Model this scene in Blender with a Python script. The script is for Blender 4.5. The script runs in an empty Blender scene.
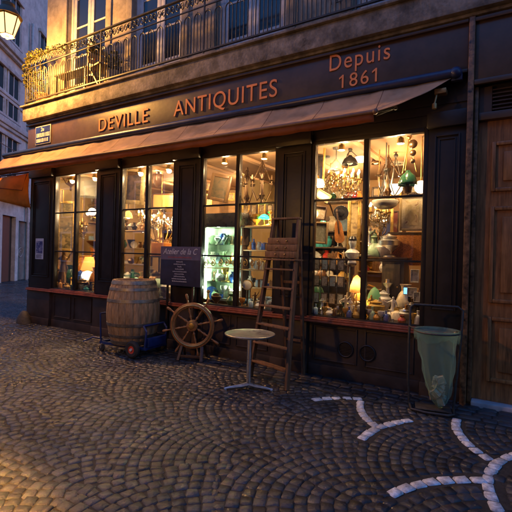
import bpy, bmesh, math, random
from mathutils import Vector, Matrix, Euler
random.seed(7)
R = math.radians
scn = bpy.context.scene
COL = scn.collection

# ------------------------------------------------------------------ camera, world, exposure
F_PX, YAW, PITCH, ROLL, CAM = 420.0, 0.54425, -0.00154, -0.02622, Vector((0, -5.5287, 1.65))
_F0 = Vector((-math.sin(YAW), math.cos(YAW), 0)); _R0 = Vector((math.cos(YAW), math.sin(YAW), 0)); _Z = Vector((0, 0, 1))
C_F = _F0 * math.cos(PITCH) + _Z * math.sin(PITCH); _U = _Z * math.cos(PITCH) - _F0 * math.sin(PITCH)
C_R = _R0 * math.cos(ROLL) - _U * math.sin(ROLL); C_U = C_R.cross(C_F)
cd = bpy.data.cameras.new('camera'); co = bpy.data.objects.new('camera', cd); COL.objects.link(co)
cd.sensor_width = 36; cd.lens = F_PX / 512 * 36; cd.clip_start = 0.05; cd.clip_end = 500
co.matrix_world = Matrix((( C_R.x, C_U.x, -C_F.x, CAM.x), (C_R.y, C_U.y, -C_F.y, CAM.y), (C_R.z, C_U.z, -C_F.z, CAM.z), (0, 0, 0, 1)))
scn.camera = co

w = bpy.data.worlds.new('World'); scn.world = w; w.use_nodes = True
nt = w.node_tree; bg = nt.nodes['Background']
sky = nt.nodes.new('ShaderNodeTexSky'); sky.sky_type = 'NISHITA'; sky.sun_disc = False
sky.sun_elevation = R(1.0); sky.sun_rotation = R(0); sky.air_density = 1.6; sky.ozone_density = 5.0
nt.links.new(sky.outputs['Color'], bg.inputs['Color'])
bg.inputs['Strength'].default_value = 0.15
scn.view_settings.view_transform = 'Standard'; scn.view_settings.look = 'None'
scn.view_settings.exposure = 4.2; scn.view_settings.gamma = 1.0
scn.render.engine = 'CYCLES'
scn.cycles.use_denoising = True
scn.cycles.max_bounces = 8; scn.cycles.transparent_max_bounces = 16
scn.cycles.sample_clamp_indirect = 4.0
scn.cycles.caustics_reflective = False; scn.cycles.caustics_refractive = False

LAMP_W, LAMP2_W, POOL_W, SPOT_W, SHADE_W, VIT_W = 70.0, 11.0, 430.0, 6.2, 3.4, 1.6

# ------------------------------------------------------------------ where a point seen in the photograph lies, given its depth
def ray(px, py): return C_F + C_R * ((px - 256) / F_PX) + C_U * ((256 - py) / F_PX)
def at(px, py, Y):
    d = ray(px, py); return CAM + d * ((Y - CAM.y) / d.y)
def mpp(px, py, Y):
    return (at(px, py, Y) - CAM).dot(C_F) / F_PX

# ------------------------------------------------------------------ materials
MATS = {}
def M(name, col, rough=0.5, metal=0.0, var=0.18, scale=6.0, bump=0.0, bscale=60.0, emit=None, es=0.0, spec=0.5, wood=None, dirt=0.0, coat=0.0):
    if name in MATS: return MATS[name]
    m = bpy.data.materials.new(name); m.use_nodes = True; MATS[name] = m
    n = m.node_tree.nodes; l = m.node_tree.links; b = n['Principled BSDF']
    b.inputs['Roughness'].default_value = rough; b.inputs['Metallic'].default_value = metal
    b.inputs['Specular IOR Level'].default_value = spec; b.inputs['Coat Weight'].default_value = coat
    tc = n.new('ShaderNodeTexCoord'); src = tc.outputs['Object']
    if wood:
        mp = n.new('ShaderNodeMapping'); mp.inputs['Scale'].default_value = wood; l.new(src, mp.inputs['Vector']); src = mp.outputs['Vector']
    nz = n.new('ShaderNodeTexNoise'); nz.inputs['Scale'].default_value = scale; nz.inputs['Detail'].default_value = 6; nz.inputs['Roughness'].default_value = 0.65
    l.new(src, nz.inputs['Vector'])
    rp = n.new('ShaderNodeValToRGB')
    rp.color_ramp.elements[0].position = 0.3; rp.color_ramp.elements[1].position = 0.7
    rp.color_ramp.elements[0].color = tuple(max(0, c * (1 - var * 1.6)) for c in col) + (1,)
    rp.color_ramp.elements[1].color = tuple(min(1, c * (1 + var)) for c in col) + (1,)
    l.new(nz.outputs['Fac'], rp.inputs['Fac']); out = rp.outputs['Color']
    if dirt > 0:
        n2 = n.new('ShaderNodeTexNoise'); n2.inputs['Scale'].default_value = 2.3; n2.inputs['Detail'].default_value = 9; n2.inputs['Roughness'].default_value = .7
        l.new(tc.outputs['Object'], n2.inputs['Vector'])
        r2 = n.new('ShaderNodeValToRGB'); r2.color_ramp.elements[0].position = .46; r2.color_ramp.elements[1].position = .66
        r2.color_ramp.elements[0].color = (0, 0, 0, 1); r2.color_ramp.elements[1].color = (dirt, dirt, dirt, 1)
        l.new(n2.outputs['Fac'], r2.inputs['Fac'])
        mx = n.new('ShaderNodeMix'); mx.data_type = 'RGBA'; l.new(r2.outputs['Color'], mx.inputs[0]); l.new(out, mx.inputs[6])
        mx.inputs[7].default_value = tuple(c * .28 for c in col) + (1,); out = mx.outputs[2]
    l.new(out, b.inputs['Base Color'])
    mr = n.new('ShaderNodeMapRange'); mr.inputs['To Min'].default_value = max(0.03, rough - .12); mr.inputs['To Max'].default_value = min(1, rough + .14)
    l.new(nz.outputs['Fac'], mr.inputs['Value']); l.new(mr.outputs['Result'], b.inputs['Roughness'])
    if bump > 0:
        nb = n.new('ShaderNodeTexNoise'); nb.inputs['Scale'].default_value = bscale; nb.inputs['Detail'].default_value = 5
        l.new(src, nb.inputs['Vector'])
        bp = n.new('ShaderNodeBump'); bp.inputs['Strength'].default_value = bump; bp.inputs['Distance'].default_value = 0.01
        l.new(nb.outputs['Fac'], bp.inputs['Height']); l.new(bp.outputs['Normal'], b.inputs['Normal'])
    if emit:
        b.inputs['Emission Color'].default_value = emit + (1,); b.inputs['Emission Strength'].default_value = es
    return m

def glass_mat(name, tint=(1, 1, 1), refl=1.0, rough=0.0):
    if name in MATS: return MATS[name]
    m = bpy.data.materials.new(name); m.use_nodes = True; MATS[name] = m
    n = m.node_tree.nodes; l = m.node_tree.links; n.remove(n['Principled BSDF'])
    t = n.new('ShaderNodeBsdfTransparent'); t.inputs['Color'].default_value = tint + (1,)
    g = n.new('ShaderNodeBsdfGlossy'); g.inputs['Roughness'].default_value = rough
    fr = n.new('ShaderNodeFresnel'); fr.inputs['IOR'].default_value = 1.45
    mt = n.new('ShaderNodeMath'); mt.operation = 'MULTIPLY'; mt.inputs[1].default_value = refl; l.new(fr.outputs['Fac'], mt.inputs[0])
    mx = n.new('ShaderNodeMixShader'); l.new(mt.outputs[0], mx.inputs[0]); l.new(t.outputs[0], mx.inputs[1]); l.new(g.outputs[0], mx.inputs[2])
    l.new(mx.outputs[0], n['Material Output'].inputs['Surface']); return m

def cloth_mat(name, col, transl=0.4, var=.12):
    m = M(name, col, .85, 0, var, 3.0, .25, 220.0, spec=.15, dirt=.6)
    n = m.node_tree.nodes; l = m.node_tree.links; b = n['Principled BSDF']
    t = n.new('ShaderNodeBsdfTranslucent'); t.inputs['Color'].default_value = tuple(min(1, c * 1.3) for c in col) + (1,)
    mx = n.new('ShaderNodeMixShader'); mx.inputs[0].default_value = transl
    l.new(b.outputs[0], mx.inputs[1]); l.new(t.outputs[0], mx.inputs[2]); l.new(mx.outputs[0], n['Material Output'].inputs['Surface']); return m

def picture_mat(name, cols, scale=6.0, seed=0):
    m = bpy.data.materials.new(name); m.use_nodes = True
    n = m.node_tree.nodes; l = m.node_tree.links; b = n['Principled BSDF']; b.inputs['Roughness'].default_value = .55
    tc = n.new('ShaderNodeTexCoord'); mp = n.new('ShaderNodeMapping'); mp.inputs['Location'].default_value = (seed * 3.7, seed * 1.3, seed * 2.1)
    l.new(tc.outputs['Object'], mp.inputs['Vector'])
    nz = n.new('ShaderNodeTexNoise'); nz.inputs['Scale'].default_value = scale; nz.inputs['Detail'].default_value = 5; nz.inputs['Distortion'].default_value = .8
    l.new(mp.outputs['Vector'], nz.inputs['Vector'])
    rp = n.new('ShaderNodeValToRGB'); cr = rp.color_ramp
    while len(cr.elements) < len(cols): cr.elements.new(.5)
    for i, c in enumerate(cols):
        cr.elements[i].position = .3 + .4 * i / max(1, len(cols) - 1); cr.elements[i].color = tuple(c) + (1,)
    l.new(nz.outputs['Fac'], rp.inputs['Fac']); l.new(rp.outputs['Color'], b.inputs['Base Color']); return m

# palette
black_paint = M('black_brown_paint', (.024, .017, .014), .42, 0, .3, 5, .12, 30, dirt=.5)
riser_paint = M('riser_paint', (.05, .032, .026), .5, 0, .3, 4, .15, 35, dirt=.7)
fascia_paint = M('fascia_paint', (.085, .05, .032), .42, 0, .2, 2.5, .1, 20, dirt=.45)
frame_paint = M('window_frame_paint', (.016, .012, .011), .35, 0, .3, 8)
red_trim = M('rust_red_trim', (.42, .1, .045), .45, 0, .3, 9, dirt=.5)
letter_m = M('orange_lettering', (.9, .29, .085), .4, 0, .12, 9)
stone_m = M('limestone', (.36, .3, .23), .85, 0, .22, 3, .4, 30, dirt=.65)
slab_m = M('weathered_balcony_stone', (.27, .23, .19), .9, 0, .4, 5, .6, 22, dirt=1.0)
white_wood = M('pale_window_wood', (.55, .55, .56), .5, 0, .15, 5, dirt=.3)
dark_glass = M('dark_room_glass', (.012, .014, .018), .08, 0, .1, 3)
iron = M('black_iron', (.05, .045, .04), .5, .2, .3, 20)
door_wood = M('carriage_door_wood', (.33, .14, .045), .42, 0, .45, 3.0, .15, 16, wood=(9, 9, .7), dirt=.35)
ladder_wood = M('worn_ladder_wood', (.2, .1, .048), .6, 0, .4, 4, .2, 30, wood=(8, 8, 1.0), dirt=.5)
oak = M('oak_staves', (.31, .2, .105), .6, 0, .35, 5, .25, 40, wood=(9, 9, 1.2), dirt=.4)
hoop_m = M('galvanised_hoop', (.25, .23, .2), .5, .8, .3, 14, .1, 60, dirt=.5)
varnish = M('varnished_wheel_wood', (.30, .135, .045), .32, 0, .3, 5, wood=(5, 5, 5))
brass = M('aged_brass', (.55, .36, .12), .34, 1.0, .25, 18)
gilt = M('gilt_wood', (.55, .35, .1), .42, .7, .35, 24, .3, 60)
blue_steel = M('blue_painted_steel', (.008, .028, .14), .4, 0, .25, 12, dirt=.3)
tyre = M('black_rubber', (.02, .02, .02), .8, 0, .2, 20)
red_rim = M('red_wheel_rim', (.5, .05, .025), .4, 0, .2, 20)
steel = M('brushed_aluminium', (.62, .62, .62), .3, 1.0, .14, 20)
tabletop_m = M('worn_metal_tabletop', (.5, .48, .43), .3, .85, .25, 9, dirt=.35)
cream_wall = M('cream_shop_wall', (.36, .25, .115), .8, 0, .1, 3)
ochre_wall = M('ochre_shop_wall', (.26, .15, .065), .8, 0, .15, 2)
ceil_m = M('shop_ceiling', (.30, .17, .085), .8, 0, .12, 2)
floor_m = M('shop_floor', (.18, .1, .055), .45, 0, .25, 4)
cream_wood = M('cream_shelf_wood', (.36, .23, .11), .55, 0, .15, 6)
dark_wood = M('dark_furniture_wood', (.07, .036, .02), .4, 0, .35, 5, wood=(7, 7, 1))
awning_m = cloth_mat('rust_orange_awning', (.58, .41, .27), .42)
clear = glass_mat('window_glass', (.97, .97, .96), .6)
vit_glass = glass_mat('cabinet_glass', (.9, .97, .92), 1.0)
crystal = glass_mat('crystal', (.97, .94, .86), 5.0, .04)
bag_m = None

CC = {'white': (.75, .72, .66), 'cream': (.68, .56, .38), 'cobalt blue': (.03, .09, .42), 'dark green': (.03, .11, .05), 'brown': (.16, .075, .03), 'black': (.018, .016, .016),
      'amber': (.55, .24, .04), 'red': (.42, .035, .025), 'turquoise': (.06, .38, .4), 'grey': (.3, .29, .27), 'pink': (.6, .28, .26), 'ochre': (.5, .3, .07), 'pale green': (.4, .58, .38), 'orange': (.75, .27, .04), 'violet': (.2, .1, .3), 'silver': (.7, .7, .7), 'gold': (.6, .4, .12), 'bronze': (.12, .07, .035), 'pale blue': (.35, .5, .65)}
def glaze(c):
    metal = {'silver': 1.0, 'gold': 1.0, 'bronze': .85}.get(c, 0.0)
    return M(c.replace(' ', '_') + '_glaze', CC[c], .28 if metal == 0 else .32, metal, .2, 14)
def glow(name, col, es):
    return M(name, col, .5, 0, .05, 6, emit=col, es=es * .22)

# ------------------------------------------------------------------ mesh building
class MB:
    def __init__(s): s.bm = bmesh.new()
    def box(s, x0, x1, y0, y1, z0, z1, bev=0.0, mat=None):
        ret = bmesh.ops.create_cube(s.bm, size=1.0)
        vs = ret['verts']; c = Vector(((x0 + x1) / 2, (y0 + y1) / 2, (z0 + z1) / 2)); d = (abs(x1 - x0), abs(y1 - y0), abs(z1 - z0))
        for v in vs: v.co = Vector((v.co.x * d[0], v.co.y * d[1], v.co.z * d[2])) + c
        if mat is not None:
            for v in vs: v.co = mat @ v.co
        if bev > 0:
            es = {e for v in vs for e in v.link_edges}
            bmesh.ops.bevel(s.bm, geom=list(es), offset=min(bev, min(d) * .4), segments=2, profile=.6, affect='EDGES')
        return s
    def bar(s, a, b, wx, wy=None, bev=0.0, up=(0, 0, 1)):
        a = Vector(a); b = Vector(b); d = b - a; L = d.length; zq = d.normalized(); u = Vector(up)
        if abs(zq.dot(u)) > .98: u = Vector((0, 1, 0))
        xq = u.cross(zq).normalized(); yq = zq.cross(xq); wy = wy or wx
        m = Matrix(((xq.x, yq.x, zq.x, a.x), (xq.y, yq.y, zq.y, a.y), (xq.z, yq.z, zq.z, a.z), (0, 0, 0, 1)))
        return s.box(-wx / 2, wx / 2, -wy / 2, wy / 2, 0, L, bev, m)
    def tube(s, pts, r, seg=8, closed=False, caps=True):
        pts = [Vector(p) for p in pts]; n = len(pts); rings = []
        rr = r if isinstance(r, (list, tuple)) else [r] * n
        prev = None
        for i, p in enumerate(pts):
            if closed: t = pts[(i + 1) % n] - pts[i - 1]
            else: t = pts[min(i + 1, n - 1)] - pts[max(i - 1, 0)]
            t.normalize()
            if prev is None:
                u = Vector((0, 0, 1)) if abs(t.z) < .9 else Vector((1, 0, 0)); x = u.cross(t).normalized()
            else:
                x = (prev - t * prev.dot(t)).normalized()
            prev = x; y = t.cross(x)
            rings.append([s.bm.verts.new(p + (x * math.cos(2 * math.pi * k / seg) + y * math.sin(2 * math.pi * k / seg)) * rr[i]) for k in range(seg)])
        for i in range(n if closed else n - 1):
            A, B = rings[i], rings[(i + 1) % n]
            for k in range(seg):
                try: s.bm.faces.new((A[k], A[(k + 1) % seg], B[(k + 1) % seg], B[k]))
                except ValueError: pass
        if caps and not closed:
            s.bm.faces.new(rings[0][::-1]); s.bm.faces.new(rings[-1])
        return s
    def lathe(s, prof, seg=20, c=(0, 0, 0), mat=None, sx=1.0, sy=1.0):
        c = Vector(c); rings = []
        for r, z in prof:
            row = []
            for k in range(seg if r > 1e-6 else 1):
                a = 2 * math.pi * k / seg; p = Vector((r * sx * math.cos(a), r * sy * math.sin(a), z))
                if mat is not None: p = mat @ p
                row.append(s.bm.verts.new(p + c))
            rings.append(row)
        for A, B in zip(rings, rings[1:]):
            for k in range(seg):
                a, b = A[k % len(A)], A[(k + 1) % len(A)]; c2, d = B[(k + 1) % len(B)], B[k % len(B)]
                vs = []
                for v in (a, b, c2, d):
                    if v not in vs: vs.append(v)
                if len(vs) > 2:
                    try: s.bm.faces.new(vs)
                    except ValueError: pass
        return s
    def ball(s, c, r, seg=12, sz=1.0):
        k = 6
        return s.lathe([(r * math.sin(math.pi * i / k), -r * sz * math.cos(math.pi * i / k)) for i in range(k + 1)], seg, c)
    def disc(s, c, r, h, seg=24, axis='z'):
        prof = [(0, 0), (r * .94, 0), (r, h * .25), (r, h * .75), (r * .94, h), (0, h)]
        m = {'z': None, 'y': Matrix.Rotation(R(90), 4, 'X'), 'x': Matrix.Rotation(R(90), 4, 'Y')}[axis]
        return s.lathe(prof, seg, c, m)
    def quad(s, a, b, c, d):
        s.bm.faces.new([s.bm.verts.new(Vector(p)) for p in (a, b, c, d)]); return s
    def prism(s, pts, y0, y1):
        A = [s.bm.verts.new((x, y0, z)) for x, z in pts]; B = [s.bm.verts.new((x, y1, z)) for x, z in pts]; n = len(pts)
        s.bm.faces.new(A); s.bm.faces.new(B[::-1])
        for k in range(n): s.bm.faces.new((A[k], B[k], B[(k + 1) % n], A[(k + 1) % n]))
        return s
    def mesh(s, name, mat, angle=35):
        bmesh.ops.recalc_face_normals(s.bm, faces=s.bm.faces[:])
        me = bpy.data.meshes.new(name); s.bm.to_mesh(me); s.bm.free()
        for p in me.polygons: p.use_smooth = True
        me.set_sharp_from_angle(angle=R(angle))
        if mat: me.materials.append(mat)
        return me
    def build(s, name, mat, parent=None, angle=35):
        return link(name, s.mesh(name, mat, angle), parent)

def link(name, me, parent=None):
    o = bpy.data.objects.new(name, me); COL.objects.link(o)
    if parent is not None: o.parent = parent
    return o
def tag(o, label, cat, group=None):
    o['label'] = label; o['category'] = cat
    if group: o['group'] = group
    return o
def thing(name, label, cat, loc=(0, 0, 0), rz=0.0, group=None):
    o = bpy.data.objects.new(name, None); COL.objects.link(o); o.location = loc; o.rotation_euler = (0, 0, rz); o.empty_display_size = .05
    return tag(o, label, cat, group)
def structure(o): o['kind'] = 'structure'; return o
def place(o, loc, rot=(0, 0, 0)):
    o.location = loc; o.rotation_euler = rot; return o
def copy_thing(o, parent=None):
    c = o.copy(); COL.objects.link(c)
    if parent is not None: c.parent = parent
    for ch in [x for x in o.children]: copy_thing(ch, c)
    return c

def text_mesh(body, mat, width=None, height=None, depth=.012, shear=0.0, spacing=1.0, align='LEFT', bold=0.0):
    cu = bpy.data.curves.new('txt', 'FONT'); cu.body = body; cu.size = 1; cu.extrude = 0.03; cu.shear = shear; cu.space_character = spacing; cu.offset = bold
    ob = bpy.data.objects.new('txt', cu); COL.objects.link(ob)
    dg = bpy.context.evaluated_depsgraph_get(); dg.update()
    me = bpy.data.meshes.new_from_object(ob.evaluated_get(dg)); bpy.data.objects.remove(ob); bpy.data.curves.remove(cu)
    xs = [v.co.x for v in me.vertices]; ys = [v.co.y for v in me.vertices]
    x0, x1, y0, y1 = min(xs), max(xs), min(ys), max(ys)
    kx = (width / (x1 - x0)) if width else height / (y1 - y0); ky = (height / (y1 - y0)) if height else kx
    for v in me.vertices: v.co = Vector(((v.co.x - x0) * kx, -v.co.z / .03 * depth / 2, (v.co.y - y0) * ky))
    me.materials.clear(); me.materials.append(mat); return me

def skin_mesh(name, pts, edges, radii, mat, sub=1):
    me = bpy.data.meshes.new('sk'); me.from_pydata(pts, edges, []); ob = bpy.data.objects.new('sk', me); COL.objects.link(ob)
    ob.modifiers.new('s', 'SKIN')
    for i, r in enumerate(radii):
        d = me.skin_vertices[0].data[i]; d.radius = (r, r); d.use_root = (i == 0)
    ss = ob.modifiers.new('d', 'SUBSURF'); ss.levels = sub; ss.render_levels = sub
    dg = bpy.context.evaluated_depsgraph_get(); dg.update()
    out = bpy.data.meshes.new_from_object(ob.evaluated_get(dg)); bpy.data.objects.remove(ob)
    out.name = name; out.materials.clear(); out.materials.append(mat)
    for p in out.polygons: p.use_smooth = True
    return out

# ------------------------------------------------------------------ ground
def build_ground():
    m = M('joint_earth', (.03, .026, .022), .9, 0, .5, 45, .9, 160, dirt=.5)
    g = MB(); g.quad((-60, -40, -.0105), (40, -40, -.0105), (40, 40, -.0105), (-60, 40, -.0105))
    structure(g.build('ground', m))
    # fan-laid setts
    uu = Vector((.99, -.141)); vv = Vector((.141, .99)); RF = 1.1
    def cen(k, mm): return (.74 + .525 * k, -.61 - (1.1 if k % 2 else 0) + 2.2 * mm)
    V = []; Fc = []; Tn = []
    rnd = random.Random(3)
    def stone(cx, cy, ang, lx, ly, tone, h=0.0):
        # cx, cy world; ang = direction of the long side; rounded top, 4 x 4 grid
        ca, sa = math.cos(ang), math.sin(ang); base = len(V)
        t1, t2 = rnd.uniform(-.04, .04), rnd.uniform(-.04, .04); hz = h + rnd.uniform(-.0035, .003) - (.005 if rnd.random() < .06 else 0)
        jit = [(rnd.uniform(-.006, .006), rnd.uniform(-.006, .006)) for _ in range(4)]
        f = (-.5, -.40, .40, .5); zz = {0: -.03, 1: 0.0}
        for j in range(4):
            for i in range(4):
                ex = i in (0, 3); ey = j in (0, 3)
                a, b = f[i] * lx, f[j] * ly
                if ex and ey: a *= .9; b *= .9
                q = (0 if i < 2 else 1) + (0 if j < 2 else 2); a += jit[q][0]; b += jit[q][1]
                z = hz + t1 * a + t2 * b - (.0125 if (ex or ey) else 0) + rnd.uniform(-.0015, .0015)
                V.append((cx + ca * a - sa * b, cy + sa * a + ca * b, z)); Tn.append(tone)
        for j in range(3):
            for i in range(3):
                k = base + j * 4 + i; Fc.append((k, k + 1, k + 5, k + 4))
    def wanted(x, y):
        if y > -.62 and x > -9.45: return False
        if y < -6.6 or x > 3.6: return False
        d = Vector((x, y, 0)) - CAM; z = d.dot(C_F)
        if z < 1.2 and (x < -3 or y < -5.6): return False
        if x < -9.4 and y > 0.3 - (x + 9.4) * 1.9 + 9: return False
        if z > 24: return False
        return abs(d.dot(C_R)) < .75 * z + 1.6
    def owner(u, v):
        best = None
        k0 = int((u - .74) / .525)
        for k in range(k0 + 4, k0 - 5, -1):
            uc = .74 + .525 * k; off = -.61 - (1.1 if k % 2 else 0)
            mm = round((v - off) / 2.2); vc = off + 2.2 * mm
            if (u >= uc and abs(v - vc) <= RF) or math.hypot(u - uc, v - vc) <= RF: return (k, mm)
        return best
    white = []
    arcs = [(-3, 0, (-1.93, -1.0), (-1.44, -.64)), (-2, 0, (-1.47, -.70), (-1.06, -1.34)), (-1, 0, (-1.16, -1.73), (-.80, -1.0)),
            (0, 0, (-.46, -.64), (-.08, -1.48)), (1, 0, (.14, -1.2), (.02, -2.42)), (0, -1, (-.72, -2.5), (-.10, -1.93))]
    def xy(u, v): return uu * u + vv * v
    wkeys = []
    for k, mm, a, b in arcs:
        c = xy(*cen(k, mm)); ra = ((Vector(a) - c).length + (Vector(b) - c).length) / 2
        a0 = math.atan2(a[1] - c.y, a[0] - c.x) % (2 * math.pi); a1 = math.atan2(b[1] - c.y, b[0] - c.x) % (2 * math.pi)
        if a0 > a1: a0, a1 = a1, a0
        n = max(2, round((a1 - a0) * ra / .125))
        for i in range(n):
            t = a0 + (a1 - a0) * (i + .5) / n
            white.append((c.x + ra * math.cos(t), c.y + ra * math.sin(t), t + math.pi / 2, (a1 - a0) * ra / n - .012, .088))
    wp = [(q[0], q[1]) for q in white]
    for k in range(-46, 8):
        for mm in range(-4, 10):
            uc, vc = cen(k, mm); c = xy(uc, vc)
            if not (wanted(c.x, c.y) or wanted(c.x - 1.2, c.y) or wanted(c.x, c.y - 1.2) or wanted(c.x, c.y + 1.2)): continue
            row = 0
            while True:
                rho = RF - .05 - row * .09; row += 1
                if rho < .06: break
                pitch = .098; n = max(3, int(2 * math.pi * rho / pitch)); ph = rnd.random() * 6
                for i in range(n):
                    t = ph + 2 * math.pi * i / n; u = uc + rho * math.cos(t); v = vc + rho * math.sin(t)
                    short = 1.0
                    if owner(u, v) != (k, mm):          # cut stones along the edge of the fan
                        t2 = t + .45 * pitch / rho; t3 = t - .45 * pitch / rho
                        for tq in (t2, t3):
                            u, v = uc + rho * math.cos(tq), vc + rho * math.sin(tq)
                            if owner(u, v) == (k, mm): short = .55; break
                        else: continue
                    p = xy(u, v)
                    if not wanted(p.x, p.y): continue
                    if p.x > -2.2 and any((p.x - a) ** 2 + (p.y - b) ** 2 < .0068 for a, b in wp): continue
                    stone(p.x, p.y, math.atan2(p.y - c.y, p.x - c.x) + math.pi / 2, (2 * math.pi * rho / n - .006) * short + rnd.uniform(-.007, .003), .087, rnd.random() ** 1.3)
    # straight courses along the shop front
    y = -.055
    for rrow in range(5):
        x = -9.4 + rnd.random() * .1
        while x < 2.6:
            L = rnd.uniform(.14, .24); stone(x + L / 2, y, 0, L - .01, .108, rnd.random() * .7, .004); x += L
        y -= .118
    me = bpy.data.meshes.new('cobbled_street'); me.from_pydata(V, [], Fc)
    ca = me.color_attributes.new('tone', 'FLOAT_COLOR', 'POINT')
    ca.data.foreach_set('color', [c for t in Tn for c in (t, t, t, 1)])
    for p in me.polygons: p.use_smooth = True
    m = bpy.data.materials.new('cobble_stone'); m.use_nodes = True; n = m.node_tree.nodes; l = m.node_tree.links; b = n['Principled BSDF']
    at_ = n.new('ShaderNodeAttribute'); at_.attribute_name = 'tone'
    rp = n.new('ShaderNodeValToRGB'); rp.color_ramp.elements[0].color = (.028, .031, .038, 1); rp.color_ramp.elements[1].color = (.105, .113, .132, 1)
    l.new(at_.outputs['Color'], rp.inputs['Fac'])
    tc = n.new('ShaderNodeTexCoord'); nz = n.new('ShaderNodeTexNoise'); nz.inputs['Scale'].default_value = 28; nz.inputs['Detail'].default_value = 8; nz.inputs['Roughness'].default_value = .7
    l.new(tc.outputs['Object'], nz.inputs['Vector'])
    nw = n.new('ShaderNodeTexNoise'); nw.inputs['Scale'].default_value = 1.1; nw.inputs['Detail'].default_value = 5; l.new(tc.outputs['Object'], nw.inputs['Vector'])
    mx = n.new('ShaderNodeMix'); mx.data_type = 'RGBA'; mx.blend_type = 'MULTIPLY'; mx.inputs[0].default_value = .8
    l.new(rp.outputs['Color'], mx.inputs[6]); l.new(nz.outputs['Color'], mx.inputs[7])
    br = n.new('ShaderNodeBrightContrast'); br.inputs['Bright'].default_value = .01; l.new(mx.outputs[2], br.inputs['Color']); 
    st = n.new('ShaderNodeTexNoise'); st.inputs['Scale'].default_value = .9; st.inputs['Detail'].default_value = 7; st.inputs['Roughness'].default_value = .65; l.new(tc.outputs['Object'], st.inputs['Vector'])
    sr = n.new('ShaderNodeValToRGB'); sr.color_ramp.elements[0].position = .38; sr.color_ramp.elements[1].position = .62; sr.color_ramp.elements[0].color = (.42, .40, .40, 1); sr.color_ramp.elements[1].color = (1, 1, 1, 1); l.new(st.outputs['Fac'], sr.inputs['Fac'])
    m3 = n.new('ShaderNodeMix'); m3.data_type = 'RGBA'; m3.blend_type = 'MULTIPLY'; m3.inputs[0].default_value = 1; l.new(br.outputs[0], m3.inputs[6]); l.new(sr.outputs['Color'], m3.inputs[7]); l.new(m3.outputs[2], b.inputs['Base Color'])
    mr = n.new('ShaderNodeMapRange'); mr.inputs['From Min'].default_value = .35; mr.inputs['From Max'].default_value = .65; mr.inputs['To Min'].default_value = .12; mr.inputs['To Max'].default_value = .36
    l.new(nw.outputs['Fac'], mr.inputs['Value']); l.new(mr.outputs['Result'], b.inputs['Roughness'])
    bp = n.new('ShaderNodeBump'); bp.inputs['Strength'].default_value = .9; bp.inputs['Distance'].default_value = .012
    l.new(nz.outputs['Fac'], bp.inputs['Height']); l.new(bp.outputs['Normal'], b.inputs['Normal'])
    me.materials.append(m); structure(link('cobbled_street', me))
    V.clear(); Fc.clear(); Tn.clear()
    for a in white: stone(a[0], a[1], a[2], a[3], a[4], 1.0, .002)
    me = bpy.data.meshes.new('white_stone_marking'); me.from_pydata(V, [], Fc)
    for p in me.polygons: p.use_smooth = True
    me.materials.append(M('white_marble_setts', (.6, .62, .66), .55, 0, .4, 22, .4, 60, dirt=.8)); structure(link('road_marking', me))
build_ground()

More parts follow.
